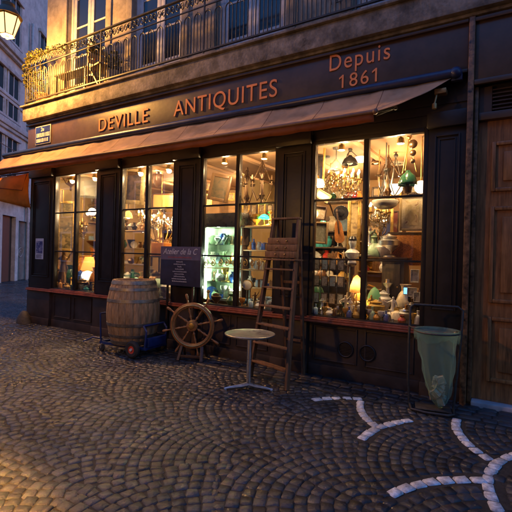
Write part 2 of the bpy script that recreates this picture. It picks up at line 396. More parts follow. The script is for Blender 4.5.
# ------------------------------------------------------------------ the shop building
XL, XR = -9.34, 3.4
WIN = [(-8.47, -7.12), (-6.37, -5.08), (-4.41, -3.05), (-2.40, -.95)]
WZ0, WZ1 = .82, 3.24
shop = thing('shop_building', 'old stone house with a dark wooden antique shopfront of four lit windows under a balcony', 'building', (0, 0, 0))
def up_x(px): return at(px, 40, .25).x
UPW = [(up_x(67), up_x(106)), (up_x(132), up_x(182)), (up_x(216), up_x(286)), (at(352, 40, .25).x, at(352, 40, .25).x + 1.2)]
def build_shop():
    # upper wall with tall openings, at y = .6
    mb = MB(); top = 10.5; xs = [XL] + [v for ab in UPW for v in ab] + [XR]
    for i in range(0, len(xs), 2): mb.box(xs[i], xs[i + 1], .25, .65, 4.84, top, 0)
    for a, b in UPW: mb.box(a, b, .25, .65, 8.0, top, 0)
    mb.box(XL, XL + .3, .65, 6, 4.84, top); mb.box(XL + .3, XR, 5.7, 6, 4.84, top)
    for i in range(1, len(xs) - 1, 2):        # flat stone surrounds, 3 cm proud
        a, b = xs[i], xs[i + 1]
        mb.box(a - .16, a, .22, .27, 4.84, 8.0, .006); mb.box(b, b + .16, .22, .27, 4.84, 8.0, .006); mb.box(a - .16, b + .16, .21, .27, 8.003, 8.25, .01)
    mb.build('wall', stone_m, shop)
    MB().box(XL, XR, .0, 1.3, 3.55, 4.455).build('lintel_wall', black_paint, shop)
    # balcony slab with a moulded edge
    mb = MB(); mb.box(XL - .06, XR, -.24, 6.0, 4.50, 4.80, .025).box(XL - .1, XR, -.285, .24, 4.803, 4.84, .01).box(XL - .02, XR, -.17, 0, 4.457, 4.497, .012)
    mb.build('balcony_slab', slab_m, shop)
    # railing
    mb = MB(); y = -.2; zb, zt = 4.93, 5.90
    mb.box(XL - .04, XR, y - .018, y + .018, zb - .012, zb + .012).box(XL - .04, XR, y - .026, y + .026, zt - .012, zt + .012, .006).box(XL - .04, XR, y - .01, y + .01, 5.655, 5.671)
    x = XL - .02; i = 0
    while x < XR - .1:
        if i % 12 == 0: mb.bar((x, y, 4.84), (x, y, zt), .022)
        mb.tube([(x, y, zb), (x, y, 5.50)] + [(x + .07 - .07 * math.cos(R(a)), y, 5.50 + .075 * math.sin(R(a))) for a in (30, 60, 90, 120, 150)] + [(x + .14, y, 5.50), (x + .14, y, zb)], .0095, 6, caps=False)
        mb.tube([(x + .07, y, zb), (x + .07, y, 5.6)], .008, 5, caps=False)
        # scrolls of the frieze
        for cx, sgn in ((x + .05, 1), (x + .155, -1)):
            pts = []
            for q in range(12):
                t = q / 11 * 2 * math.pi * 1.35; rr = .05 * (1 - q / 15); pts.append((cx + sgn * rr * math.cos(t), y, 5.78 + rr * math.sin(t) * 1.6))
            mb.tube(pts, .009, 5, caps=False)
        mb.ball((x + .105, y, 5.78), .02, 6)
        x += .21; i += 1
    # end return of the railing
    for yy in [q * .105 - .2 for q in range(1, 4)]: mb.tube([(XL - .02, yy, zb), (XL - .02, yy, 5.66)], .0075, 5, caps=False)
    mb.box(XL - .04, XL, -.17, .22, zt - .012, zt + .012).box(XL - .035, XL - .005, -.17, .22, zb - .012, zb + .012)
    # ornamental cast panel near the right
    ox = at(337, 10, -.2).x
    for a in range(0, 360, 45): mb.tube([(ox, y - .02, 5.35), (ox + .13 * math.cos(R(a)), y - .02, 5.35 + .3 * math.sin(R(a))), (ox + .2 * math.cos(R(a + 25)), y - .02, 5.35 + .33 * math.sin(R(a + 25)))], [.018, .012, .004], 5)
    mb.build('balcony_railing', iron, shop)
    # upper french windows
    for a, b in UPW:
        f = MB(); mid = (a + b) / 2; yw = .35
        for x0, x1 in ((a, a + .07), (b - .07, b)): f.box(x0, x1, yw, yw + .08, 4.84, 8.0, .006)
        for x0, x1 in ((a + .07, a + .17), (mid - .1, mid - .004), (mid + .004, mid + .1), (b - .17, b - .07)): f.box(x0, x1, yw + .012, yw + .07, 4.86, 7.96, .01)
        for x0, x1 in ((a + .17, mid - .1), (mid + .1, b - .17)):
            f.box(x0, x1, yw + .02, yw + .06, 4.86, 5.35, .008); 
            for z in (5.95, 6.6, 7.25): f.box(x0, x1, yw + .025, yw + .055, z, z + .035, .005)
            f.box(x0, x1, yw + .02, yw + .06, 7.86, 7.96)
        o = f.build('window', white_wood, shop)
        p = MB(); p.box(a + .17, mid - .1, yw + .035, yw + .043, 5.35, 7.86); p.box(mid + .1, b - .17, yw + .035, yw + .043, 5.35, 7.86); p.build('pane', dark_glass, o)
        MB().box(a + .02, b - .02, .55, .59, 4.86, 7.98).build('dark_curtain', M('dark_curtain', (.03, .03, .04), .9, 0, .3, 6), o)
    # ---- shopfront
    posts = [(XL, WIN[0][0] - .06)] + [(WIN[i][1] + .06, WIN[i + 1][0] - .06) for i in range(3)] + [(WIN[3][1] + .06, -.47)]
    for i, (a, b) in enumerate(posts):
        w_ = b - a; mb = MB()
        mb.box(a, b, -.02, .14, .80, 3.40, .006)
        mb.box(a - .02, b + .02, -.09, -.0225, 3.25, 3.44, .02)         # capital
        o = mb.build('pilaster', black_paint, shop)
        f = MB(); e = min(.09, w_ * .16); t = .022
        x0, x1, z0, z1 = a + e, b - e, 1.05, 3.17
        for q in ((x0, x0 + t, z0, z1), (x1 - t, x1, z0, z1), (x0 + t, x1 - t, z0, z0 + t), (x0 + t, x1 - t, z1 - t, z1)): f.box(q[0], q[1], -.042, -.018, q[2], q[3], .007)
        x0 += .05; x1 -= .05; z0 += .05; z1 -= .05; t = .012
        for q in ((x0, x0 + t, z0, z1), (x1 - t, x1, z0, z1), (x0 + t, x1 - t, z0, z0 + t), (x0 + t, x1 - t, z1 - t, z1)): f.box(q[0], q[1], -.034, -.018, q[2], q[3], .004)
        f.build('panel_moulding', black_paint, o)
        # its base, down to the ground
        MB().box(a - .015, b + .015, -.06, .1, -.03, .738, .006).box(a - .03, b + .03, -.085, -.0625, -.03, .16, .01).build('pilaster_base', riser_paint, o)
    # frieze above the windows
    MB().box(XL, -.47, .02, .2, 3.445, 3.62).build('frieze', black_paint, shop)
    for a, b in WIN: MB().box(a - .058, b + .058, .03, .15, 3.30, 3.443).build('transom_panel', frame_paint, shop)
    # red trim line
    MB().box(XL - .02, -.47, -.10, .1, .741, .768, .008).box(XL - .01, -.47, -.085, .1, .771, .797, .008).build('trim_moulding', red_trim, shop)
    for i, (a, b) in enumerate(WIN):
        # stall riser below
        mb = MB(); mb.box(a - .043, b + .043, -.0, .1, -.03, .738)
        mb.box(a - .02, b + .02, -.022, -.0025, -.03, .15, .006)
        o = mb.build('stall_riser', riser_paint, shop)
        f = MB(); n = 2; ww = (b - a) / n; t = .02
        for k in range(n):
            x0, x1, z0, z1 = a + k * ww + .05, a + (k + 1) * ww - .05, .21, .69
            for q in ((x0, x0 + t, z0, z1), (x1 - t, x1, z0, z1), (x0 + t, x1 - t, z0, z0 + t), (x0 + t, x1 - t, z1 - t, z1)): f.box(q[0], q[1], -.018, .004, q[2], q[3], .006)
        f.build('panel_moulding', riser_paint, o)
        if i == 3:
            for cx, cz in ((-1.885, .405), (-1.585, .395)):
                v = MB(); v.tube([(cx + .1 * math.cos(R(q)), -.012, cz + .1 * math.sin(R(q))) for q in range(0, 360, 15)], .013, 6, True)
                for q in range(-4, 5):
                    h = math.sqrt(max(0, .095 ** 2 - (q * .021) ** 2)); 
                    if h > .02: v.box(cx - h, cx + h, -.016, -.004, cz + q * .021 - .006, cz + q * .021 + .006)
                v.disc((cx, .0, cz), .098, .003, 24, 'y'); v.build('vent', M('vent_metal', (.035, .028, .026), .45, .5, .2, 20), o)
        # window: frame with one mullion and two transoms
        f = MB(); y0, y1 = .02, .09; mid = (a + b) / 2
        for x0, x1 in ((a - .058, a), (b, b + .058)): f.box(x0, x1, y0 - .02, y1, WZ0, 3.298, .006)
        f.box(a, b, y0 - .02, y1, WZ0 - .02, WZ0 + .012, .004).box(a, b, y0 - .02, y1, WZ1, 3.298, .004)
        f.box(mid - .036, mid + .036, y0 - .012, y1, WZ0 + .012, WZ1, .008)
        for z in (1.625, 2.455):
            f.box(a, mid - .036, y0, y1 - .01, z - .013, z + .013, .004).box(mid + .036, b, y0, y1 - .01, z - .013, z + .013, .004)
        o = f.build('window', frame_paint, shop)
        p = MB(); p.box(a + .001, mid - .037, .052, .058, WZ0 + .013, WZ1 - .001); p.box(mid + .037, b - .001, .052, .058, WZ0 + .013, WZ1 - .001); p.build('pane', clear, o)
        MB().box(a - .05, b + .05, -.06, .015, .7985, .816, .006).build('sill', red_trim, o)
    # fascia board
    mb = MB(); mb.box(XL - .02, -.47, -.12, -.002, 3.86, 4.44, .004)
    mb.box(XL - .04, -.47, -.165, -.1225, 4.40, 4.44, .012).box(XL - .03, -.47, -.15, -.1225, 3.83, 3.87, .01)
    fa = mb.build('fascia_board', fascia_paint, shop)
    for body, x0, x1, z0, z1, sp in (('DEVILLE', -6.93, -5.60, 3.985, 4.235, 1.12), ('ANTIQUITES', -4.99, -2.98, 3.985, 4.25, 1.1), ('Depuis', -2.17, -1.36, 4.165, 4.40, 1.15), ('1861', -1.99, -1.52, 3.925, 4.105, 1.2)):
        hh = z1 - z0
        if 'Q' in body or 'p' in body: z0 -= hh * (.16 if 'Q' in body else .20); hh = z1 - z0
        me = text_mesh(body, letter_m, x1 - x0, hh, .008, spacing=sp, bold=.0)
        if body == '1861':
            W = x1 - x0; b2 = MB(); b2.bm.from_mesh(me); sw = .026
            for xx in (sw * .5, W - sw * .5): b2.prism([(xx - .001, hh - .001), (xx - .052, hh * .80), (xx - .052, hh * .68), (xx - .001, hh * .84)], -.0038, .0038)
            me = b2.mesh('lettering', letter_m)
        o = link('lettering', me, fa); o.location = (x0, -.13, z0)
    # wall above/right part: door bay fascia, louvre, door
    mb = MB(); mb.box(-.40, XR, -.12, -.002, 3.70, 4.44, .004); mb.box(-.43, XR, -.16, -.1225, 4.39, 4.44, .012).box(-.40, XR, -.17, -.1225, 3.66, 3.72, .014)
    mb.build('fascia_board', fascia_paint, shop)
    mb = MB(); mb.box(-.465, -.40, -.17, .1, -.03, 4.455, .012); mb.box(-.395, -.352, -.10, .1, -.03, 3.655, .012)
    mb.build('corner_post', M('worn_gilt_brown_post', (.24, .12, .05), .45, .1, .6, 16, .3, 40, dirt=.4), shop)
    mb = MB(); mb.box(-.35, XR, -.08, .1, 3.27, 3.36, .014)
    mb.build('door_lintel', fascia_paint, shop)
    mb = MB(); mb.box(-.35, -.22, -.05, .08, 3.363, 3.655); mb.box(-.217, 1.2, .03, .08, 3.363, 3.655)
    for k in range(6): mb.box(-.215, 1.2, -.045, .028, 3.385 + k * .044, 3.4 + k * .044, 0, Matrix.Translation((0, 0, 0)))
    mb.build('louvre', M('louvre_wood', (.06, .034, .022), .5, 0, .3, 5), shop)
    d = MB(); d.box(-.35, .62, .0, .07, .055, 3.268); d.box(.628, 1.6, .0, .07, .055, 3.268); 
    door = d.build('door', door_wood, shop)
    d = MB()
    for x0, x1 in ((-.21, .50), (.76, 1.46)):
        for z0, z1 in ((2.45, 3.02), (1.18, 2.28), (.28, 1.02)):
            t = .045
            for q in ((x0, x0 + t, z0, z1), (x1 - t, x1, z0, z1), (x0 + t, x1 - t, z0, z0 + t), (x0 + t, x1 - t, z1 - t, z1)): d.box(q[0], q[1], -.035, .002, q[2], q[3], .014)
            d.box(x0 + .12, x1 - .12, -.022, .001, z0 + .12, z1 - .12, .018)
    d.build('door_panel', door_wood, door)
    MB().box(-.35, 1.6, -.14, .1, -.03, .05, .012).build('threshold', M('pale_threshold_stone', (.42, .42, .44), .6, 0, .2, 7, .2, 30), shop)
    MB().box(1.6, XR, -.05, .1, -.03, 3.655).build('right_wall', fascia_paint, shop)
    # ---- inside
    MB().box(XL + .14, -.36, .16, 3.4, .2, .3).build('floor', floor_m, shop)
    MB().box(XL + .14, -.36, .16, 3.4, 3.32, 3.40).build('ceiling', ceil_m, shop)
    mb = MB(); 
    for k in range(9): mb.box(XL + .4 + k * 1.0, XL + .5 + k * 1.0, .17, 3.39, 3.27, 3.318, .01)
    mb.build('ceiling_beam', ceil_m, shop)
    MB().box(XL + .14, -.36, 3.4, 3.5, .2, 3.4).build('back_wall', ochre_wall, shop)
    MB().box(XL, XL + .14, .142, 6, -.03, 4.45).build('side_wall', cream_wall, shop)
    MB().box(XL - .03, XL - .003, -.02, 6, -.03, 4.45).build('outer_wall', black_paint, shop)
    MB().box(-.36, -.26, .16, 3.5, .2, 3.4).build('partition_wall', ochre_wall, shop)
    MB().box(-4.72, -4.66, 1.5, 3.39, .3, 3.26).build('partition_wall', cream_wall, shop)
    for a, b in WIN: MB().box(a - .05, b + .05, .102, .62, .76, .80, .004).build('display_deck', dark_wood, shop)
build_shop()

# ------------------------------------------------------------------ awnings
def build_awning():
    t = thing('awning', 'long rust orange fabric awning half rolled out above the shop windows', 'awning', (0, 0, 0))
    yA, zA, yB, zB = -.17, 3.80, -.58, 3.40; x0, x1 = -10.2, -.62
    bm = MB(); n = 180; mgrid = 10; grid = []
    xs = sorted([x0 + (x1 - x0) * i / n for i in range(n + 1)] + [x0 + (x1 - x0) * (i + .22) / n for i in range(0, n, 15)]); seam_x = {round(x0 + (x1 - x0) * i / n, 5) for i in range(0, n, 15)}
    for i, x in enumerate(xs):
        row = []; dx = max(0.0, x1 - x); k = 1.0 if dx > .85 else max(.05, math.sin(dx / .85 * math.pi / 2) ** .8)
        ph = (x - x0) / ((x1 - x0) / 12) * math.pi
        for j in range(mgrid + 1):
            v = j / mgrid; v2 = v * k
            sag = -.018 * abs(math.sin(ph)) * math.sin(math.pi * (.15 + .8 * v)) - .006 * math.sin(x * 11 + v * 4) - .007 * math.sin(x * 4.3 - v * 6) - .004 * math.sin(x * 23 + v * 9) - .03 * math.sin(math.pi * v)
            row.append(bm.bm.verts.new((x, yA + (yB - yA) * v2, zA + (zB - zA) * v2 + sag * k)))
        grid.append(row)
    for i in range(len(xs) - 1):
        for j in range(mgrid):
            f = bm.bm.faces.new((grid[i][j], grid[i + 1][j], grid[i + 1][j + 1], grid[i][j + 1])); f.material_index = 1 if round(xs[i], 5) in seam_x else 0
    o = bm.build('fabric', awning_m, t, 80); o.data.materials.append(cloth_mat('awning_seam', (.22, .12, .07), .1))
    md = o.modifiers.new('thick', 'SOLIDIFY'); md.thickness = .004
    xe = x1 - .8
    MB().tube([(x0, yB - .012, zB - .02), (xe, yB - .012, zB - .02)], .024, 10).ball((xe + .02, yB - .012, zB - .02), .035).build('front_bar', M('pale_bar_end', (.2, .1, .05), .5, 0, .2, 10), t)
    bm = MB(); prev = None; n = 120
    for i in range(n + 1):
        x = x0 + (xe - x0) * i / n; h = .085 + .012 * abs(math.sin(i * .5)); yy = yB - .012 + .008 * math.sin(x * 9)
        c = [bm.bm.verts.new((x, yB - .01, zB - .04)), bm.bm.verts.new((x, yy + .03, zB - .04 - h))]
        if prev: bm.bm.faces.new((prev[0], c[0], c[1], prev[1]))
        prev = c
    o = bm.build('valance', cloth_mat('dark_rust_valance', (.3, .12, .055), .3), t, 80); md = o.modifiers.new('thick', 'SOLIDIFY'); md.thickness = .004
    mb = MB(); mb.tube([(x0, -.19, 3.825), (x1 + .02, -.19, 3.825)], .055, 14); mb.ball((x1 + .03, -.19, 3.825), .07); mb.box(x1 - .02, x1 + .1, -.19, -.125, 3.74, 3.82, .01)
    mb.build('roller_tube', M('dark_blue_roller', (.02, .03, .085), .35, 0, .2, 6), t)
    for x in (-8.9, -5.0, xe - .1):
        MB().tube([(x, -.1, 3.5), (x + .3, -.36, 3.47), (x, -.55, 3.39)], .016, 8).ball((x + .3, -.36, 3.47), .03).build('folding_arm', iron, t)
    m = MB(); xg = -.78; m.box(xg - .03, xg + .1, -.24, -.13, 3.60, 3.66, .01).tube([(xg, -.2, 3.64), (xg - .02, -.26, 3.48)], .012, 8).disc((xg - .02, -.26, 3.42), .028, .06, 10)
    m.build('winch', M('winch_brass', (.4, .25, .1), .4, .7, .2, 10), t)
    # the awning round the corner
    t = thing('awning', 'bright orange awning folded down round the left corner of the shop', 'awning', (0, 0, 0))
    A = [at(33, 173, .02), at(33, 207.5, .02), at(-40, 186, .6), at(-40, 172, -.1)]
    bm = MB(); P0, P1, P2, P3 = Vector((-9.39, -.03, 3.39)), Vector((-9.25, -.09, 2.585)), Vector((-11.3, -.3, 2.98)), Vector((-11.3, -.06, 3.39))
    n = 14; grid = []
    for i in range(n + 1):
        row = []
        for j in range(9):
            u, v = i / n, j / 8; p = (P0 * (1 - u) + P3 * u) * (1 - v) + (P1 * (1 - u) + P2 * u) * v
            p += Vector((0, -.05 * math.sin(math.pi * v) - .012 * math.sin(u * 17), -.02 * math.sin(math.pi * u))); row.append(bm.bm.verts.new(p))
        grid.append(row)
    for i in range(n):
        for j in range(8): bm.bm.faces.new((grid[i][j], grid[i + 1][j], grid[i + 1][j + 1], grid[i][j + 1]))
    o = bm.build('fabric', cloth_mat('bright_orange_awning', (.85, .36, .07), .45), t, 80); md = o.modifiers.new('thick', 'SOLIDIFY'); md.thickness = .004
    b = MB(); pts = [P0 + Vector((-.1, -.03, -.03)), P0.lerp(P1, .5) + Vector((-.2, -.07, 0)), P3.lerp(P2, .5) + Vector((0, -.07, 0))]
    b.bar(pts[0], pts[1], .02, .012).bar(pts[1], pts[2], .02, .012); b.build('dark_border', M('dark_awning_border', (.2, .04, .015), .8), t)
    b = MB(); b.tube([P0 + Vector((0, 0, .02)), P3 + Vector((0, 0, .02))], .02, 8); b.build('top_bar', iron, t)
build_awning()

# ------------------------------------------------------------------ signs
def build_signs():
    t = thing('street_sign', 'small blue enamel street name plaque at the left end of the shop fascia', 'sign', (-9.05, -.125, 3.955))
    MB().box(0, .56, -.012, 0, 0, .40, .004).build('border', M('plaque_border', (.42, .41, .4), .4), t)
    MB().box(.02, .54, -.018, -.0125, .02, .38, .003).build('plate', M('blue_enamel', (.02, .03, .16), .25), t)
    wl = M('white_enamel_text', (.7, .7, .68), .4)
    o = link('lettering', text_mesh('2e', wl, None, .085, .006), t); o.location = (.22, -.02, .275)
    rnd = random.Random(5)
    for z, x0, x1, hh in ((.155, .06, .5, .085), (.045, .06, .46, .075)):
        m = MB(); x = x0
        while x < x1:
            w_ = rnd.choice((.022, .034, .042)); k = rnd.random()
            m.box(x, x + .011, -.022, -.0185, z, z + hh)
            if k > .3: m.box(x + .0115, x + w_ - .012, -.022, -.0185, z + hh - .014, z + hh)
            if k < .6: m.box(x + .0115, x + w_ - .012, -.022, -.0185, z, z + .014)
            if w_ > .03: m.box(x + w_ - .0115, x + w_, -.022, -.0185, z, z + hh)
            x += w_ + .014
        m.build('lettering', wl, t)
    t = thing('poster', 'white paper notice with dark blue print on the left corner pilaster', 'poster', (-9.12, -.0235, 1.44))
    MB().box(0, .30, -.004, 0, 0, .46).build('paper', M('poster_paper', (.62, .62, .66), .7), t)
    MB().box(.03, .27, -.007, -.0045, .13, .40).build('print', picture_mat('poster_print', [(.05, .05, .16), (.1, .1, .25), (.45, .45, .55)], 16, 2), t)
    m = MB()
    for k in range(4): m.box(.05, .25 - .03 * (k % 2), -.007, -.0045, .025 + k * .022, .034 + k * .022)
    m.box(.049, .06, -.0068, -.0046, .03, .10)
    m.build('print', M('poster_ink', (.06, .06, .14), .6), t)
    # chalkboard
    Y = -.16; p = at(183.5, 286, Y); c = mpp(181, 265, Y)
    x0, x1 = at(160.5, 266, Y).x, at(200.5, 266, Y).x; z0, z1 = at(180, 286, Y).z, at(180, 246.5, Y).z; W, H = x1 - x0, z1 - z0
    t = thing('sign_board', 'dark painted sign board with white handwriting standing behind the ship wheel', 'sign', (x0, Y, z0))
    MB().box(0, W, 0, .025, 0, H, .004).build('board', M('slate_board', (.025, .027, .06), .5, 0, .3, 5, dirt=.2), t)
    MB().box(.004, W - .004, -.004, -.0005, H * .66, H - .004).build('header_band', M('header_band', (.13, .11, .16), .6, 0, .2, 6), t)
    chalk = M('chalk_white', (.62, .6, .6), .8); rd = M('chalk_red', (.4, .08, .08), .8)
    o = link('lettering', text_mesh('Atelier de la C', chalk, W * .86, H * .15, .004, shear=.35), t); o.location = (W * .07, -.007, H * .80)
    rnd = random.Random(9)
    def scribble(z, x0, x1, h, mat):
        m = MB(); x = x0
        while x < x1 - .01:
            ww = rnd.uniform(.012, .03)
            m.box(x, x + ww * .35, -.007, -.0045, z, z + h * rnd.uniform(.6, 1)); m.box(x + ww * .36, x + ww, -.007, -.0045, z, z + h * .3)
            x += ww + .008
        m.build('handwriting', mat, t)
    scribble(H * .71, W * .2, W * .78, H * .045, rd)
    for k, hw in enumerate((.08, .15, .05, .11, .17, .12, .14, .19, .18)): scribble(H * (.60 - k * .062), W * (.5 - hw), W * (.5 + hw), H * .034, chalk)
    # two wooden legs carry the board
    for xx in (W * .16, W * .8): MB().bar((xx, .028, -z0 + .01), (xx, .045, H * .4), .035, .02).build('leg', dark_wood, t)
build_signs()

# ------------------------------------------------------------------ street lamp
def build_lamp(P, label, watt, rz=0.0):
    t = thing('street_lamp', label, 'street lamp', (P.x, P.y, 0), rz)
    z = P.z - .17
    g = MB(); n = 6
    def ring(r, zz): return [(r * math.cos(2 * math.pi * k / n + .3), r * math.sin(2 * math.pi * k / n + .3), zz) for k in range(n)]
    lo, hi = ring(.125, z), ring(.235, z + .36)
    gm = bpy.data.materials.new('lit_lantern_glass'); gm.use_nodes = True
    b = gm.node_tree.nodes['Principled BSDF']; b.inputs['Base Color'].default_value = (1, .75, .4, 1); b.inputs['Emission Color'].default_value = (1, .62, .22, 1); b.inputs['Emission Strength'].default_value = .13
    g.bm.free(); g.bm = bmesh.new()
    for k in range(n): g.quad(lo[k], lo[(k + 1) % n], hi[(k + 1) % n], hi[k])
    g.bm.faces.new([g.bm.verts.new(p) for p in lo]); go = g.build('glass', gm, t)
    go.visible_shadow = True
    m = MB()
    for k in range(n):
        m.tube([lo[k], hi[k]], .011, 6); m.tube([lo[k], lo[(k + 1) % n]], .011, 6); m.tube([hi[k], hi[(k + 1) % n]], .015, 6)
    m.ball((0, 0, z - .03), .04); m.build('cage', M('brown_iron', (.12, .075, .035), .5, .5, .2, 10), t)
    m = MB(); m.lathe([(.26, z + .372), (.245, z + .40), (.16, z + .52), (.12, z + .56), (.12, z + .62), (.06, z + .66), (.03, z + .72), (0, z + .74)], 18); m.build('cap', M('brown_iron', (.12, .075, .035), .5, .5, .2, 10), t)
    m = MB(); pts = [(0, 0, z + .72), (.0, 0, z + .80), (-.06, -.02, z + .90), (-.2, -.05, z + .98), (-.45, -.1, z + 1.0), (-1.0, -.25, z + .95)]
    m.tube([(.06 * math.cos(R(a)), .0, z + .80 + .07 * math.sin(R(a))) for a in range(0, 360, 30)], .011, 6, True)
    m.tube(pts, .018, 8); m.build('bracket', iron, t)
    MB().lathe([(.14, 0), (.14, .25), (.09, .32), (.075, .9), (.06, 1.0), (.045, z + 1.05), (.0, z + 1.1)], 14, (-1.0, -.25, 0)).build('pole', iron, t)
    L = bpy.data.lights.new('lantern_light', 'POINT'); L.energy = watt; L.color = (1, .46, .09); L.shadow_soft_size = .1
    lo_ = bpy.data.objects.new('lantern_light', L); COL.objects.link(lo_); lo_.parent = t; lo_.location = (0, 0, z - .10)
build_lamp(at(7.5, 27, -1.05), 'lit old style lantern street lamp hanging at the top left corner', LAMP_W)
build_lamp(Vector((-4.6, -5.0, 3.1)), 'lit lantern street lamp across the street that warms the near left paving', LAMP2_W)

def build_downlight(P):
    t = thing('street_lamp', 'plain hooded street lamp shining straight down on the near left paving', 'street lamp', P)
    MB().lathe([(0, .12), (.06, .1), (.1, .02), (.3, -.12), (.31, -.14), (.29, -.14), (.09, 0), (0, .02)], 24).build('hood', iron, t)
    MB().ball((0, 0, -.05), .05).build('bulb', M('street_bulb', (1, .8, .5), .4, emit=(1, .62, .22), es=.5), t)
    MB().tube([(0, 0, .1), (0, -.1, .35), (-.3, -.9, .5), (-.5, -1.5, .3), (-.5, -1.5, -P.z)], .04, 10).build('pole', iron, t)
    L = bpy.data.lights.new('downlight', 'SPOT'); L.energy = POOL_W; L.color = (1, .44, .08); L.spot_size = R(74); L.spot_blend = .22; L.shadow_soft_size = .06
    o = bpy.data.objects.new('downlight', L); COL.objects.link(o); o.parent = t; o.location = (0, 0, -.12)
build_downlight(Vector((-3.5, -6.4, 4.0)))

def build_opposite():
    # the other side of the street, behind the camera: seen in the window glass, and it shades the street
    wall = M('opposite_stucco', (.3, .26, .22), .85, 0, .15, 1.5, .2, 20, dirt=.4)
    for k, (x0, x1, h) in enumerate(((-46, -30, 13.0), (-29.9, -15, 15.5), (-14.9, 1, 12.5), (1.1, 16, 15.0))):
        t = thing('opposite_house', ('furthest left', 'second', 'third', 'rightmost')[k] + ' stone house on the opposite side of the street facing the shop', 'building', (x0, -14, 0))
        MB().box(0, x1 - x0, -6, 0, 0, h).build('wall', wall, t); MB().box(-.05, x1 - x0 - .05, -.5, .3, h + .003, h + .4, .05).build('cornice', wall, t)
        for fl in range(int(h // 3.3)):
            for q in range(int((x1 - x0) // 2.6)):
                x = .8 + q * 2.6; z = .9 + fl * 3.3; f = MB()
                f.box(x - .1, x, .002, .06, z, z + 2).box(x + 1.1, x + 1.2, .002, .06, z, z + 2).box(x - .1, x + 1.2, .002, .09, z + 2.003, z + 2.15).box(x - .1, x + 1.2, .002, .09, z - .1, z - .003)
                o = f.build('window', white_wood, t); MB().box(x + .003, x + 1.097, .002, .02, z, z + 2).build('pane', dark_glass, o)
build_opposite()

# ------------------------------------------------------------------ neighbour house across the side street
def build_neighbour():
    d0 = ray(0, 283); g0 = CAM + d0 * (-CAM.z / d0.z)
    dirv = (C_F * 1.0 + C_R * (-51 / 420.0)); dirv.z = 0; dirv.normalize()
    nrm = Vector((dirv.y, -dirv.x, 0))                 # faces the side street
    ang = math.atan2(dirv.y, dirv.x)
    t = thing('neighbour_house', 'tall pale stone house across the side street at the far left', 'building', (g0.x, g0.y, 0), ang)
    # local: x along the facade (away from the camera), -y outwards
    z0 = (g0 - CAM).dot(C_F)
    def s(px): return z0 * 205 / (205.0 - px) - z0
    blue = M('grey_stucco', (.58, .56, .52), .85, 0, .15, 2, .2, 30, dirt=.4)
    S0, S1 = -6.0, 22.0
    dA, dB = s(1), s(14.5); gA, gB = s(17.5), s(28.5)
    w = MB(); w.box(S0, dA, 0, .5, 0, 14); w.box(dA, dB, 0, .5, 3.3, 14); w.box(dB, gA, 0, .5, 0, 14); w.box(gA, gB, 0, .5, 3.15, 14); w.box(gB, S1, 0, .5, 0, 14); w.box(S0, S1, 0, .5, 14.003, 24)
    w.build('wall', blue, t)
    for z, h, p in ((4.1, .35, .28), (7.6, .3, .2), (9.0, .18, .12), (11.2, .35, .3)):
        MB().box(S0, S1, -p, -.002, z, z + h, .05).box(S0, S1, -p * .6, -.002, z - .16, z - .003, .03).build('cornice', M('pale_cornice_stone', (.5, .48, .45), .85, 0, .15, 2, dirt=.5), t)
    MB().box(dA, dB, .2, .28, 0, 3.3).build('door', M('dark_brown_door', (.03, .018, .014), .5), t)
    g = MB(); g.box(gA, gB, .18, .24, 0, 3.15)
    o = g.build('gate', M('grey_green_gate', (.16, .2, .18), .6, 0, .25, 3, dirt=.4), t)
    m = MB(); cx = (gA + gB) / 2
    m.tube([(cx + .35 * math.cos(R(a)) * (1 - a / 900), .17, 1.45 + .3 * math.sin(R(a)) * (1 - a / 900)) for a in range(0, 560, 20)], .02, 5); m.build('graffiti', M('white_spray_paint', (.5, .5, .48), .8), o)
    for a in (s(-14), s(3), s(34)):
        for z in (4.9, 8.1, 11.9):
            ww = 1.15; f = MB()
            f.box(a - .14, a, -.06, -.002, z, z + 2.2, .01).box(a + ww, a + ww + .14, -.06, -.002, z, z + 2.2, .01).box(a - .22, a + ww + .22, -.14, -.002, z + 2.203, z + 2.4, .03).box(a - .2, a + ww + .2, -.1, -.002, z - .12, z - .003, .02)
            o = f.build('window', M('pale_cornice_stone', (.5, .48, .45)), t)
            MB().box(a, a + ww, -.012, -.002, z, z + 2.2).build('pane', dark_glass, o)
            f = MB()
            for q in (a + .003, a + ww / 2 - .03, a + ww - .063): f.box(q, q + .06, -.03, -.0125, z, z + 2.2)
            f.build('frame', white_wood, o)
    m = MB(); m.tube([(s(24), -.12, 0), (s(24), -.12, 13.9)], .07, 10); m.build('downpipe', M('zinc_pipe', (.45, .45, .46), .5, .3, .2, 6), t)
    m = MB(); a0, a1 = s(-9), s(11)
    m.box(a0, a1, -.6, -.285, 4.1, 4.22)
    for k in range(int((a1 - a0) / .13)): m.tube([(a0 + .05 + k * .13, -.56, 4.22), (a0 + .05 + k * .13, -.56, 5.1)], .015, 4)
    m.box(a0, a1, -.585, -.535, 5.1, 5.14); m.build('balcony', iron, t)
    m = MB(); pA = Vector((S0, -.05, 5.0)); m.tube([(S0, -.32, 6.6), (s(10), -.32, 6.45), (s(26), -.32, 6.5)], .02, 5); m.build('cable', iron, t)
    # the house closing the view behind it
    t2 = thing('end_house', 'grey house closing the narrow side street behind the downpipe', 'building', (g0.x + dirv.x * 22 , g0.y + dirv.y * 22, 0), ang)
    MB().box(-.2, .3, -14, .5, 0, 26).build('wall', blue, t2)
    for k in range(4):
        for z in (1.0, 4.6, 8.2, 11.8): 
            f = MB().box(-.26, -.203, -2.2 - k * 2.6, -1.0 - k * 2.6, z, z + 2.0, .01).build('window', white_wood, t2)
            MB().box(-.275, -.2625, -2.1 - k * 2.6, -1.1 - k * 2.6, z + .1, z + 1.9).build('pane', dark_glass, f)
build_neighbour()

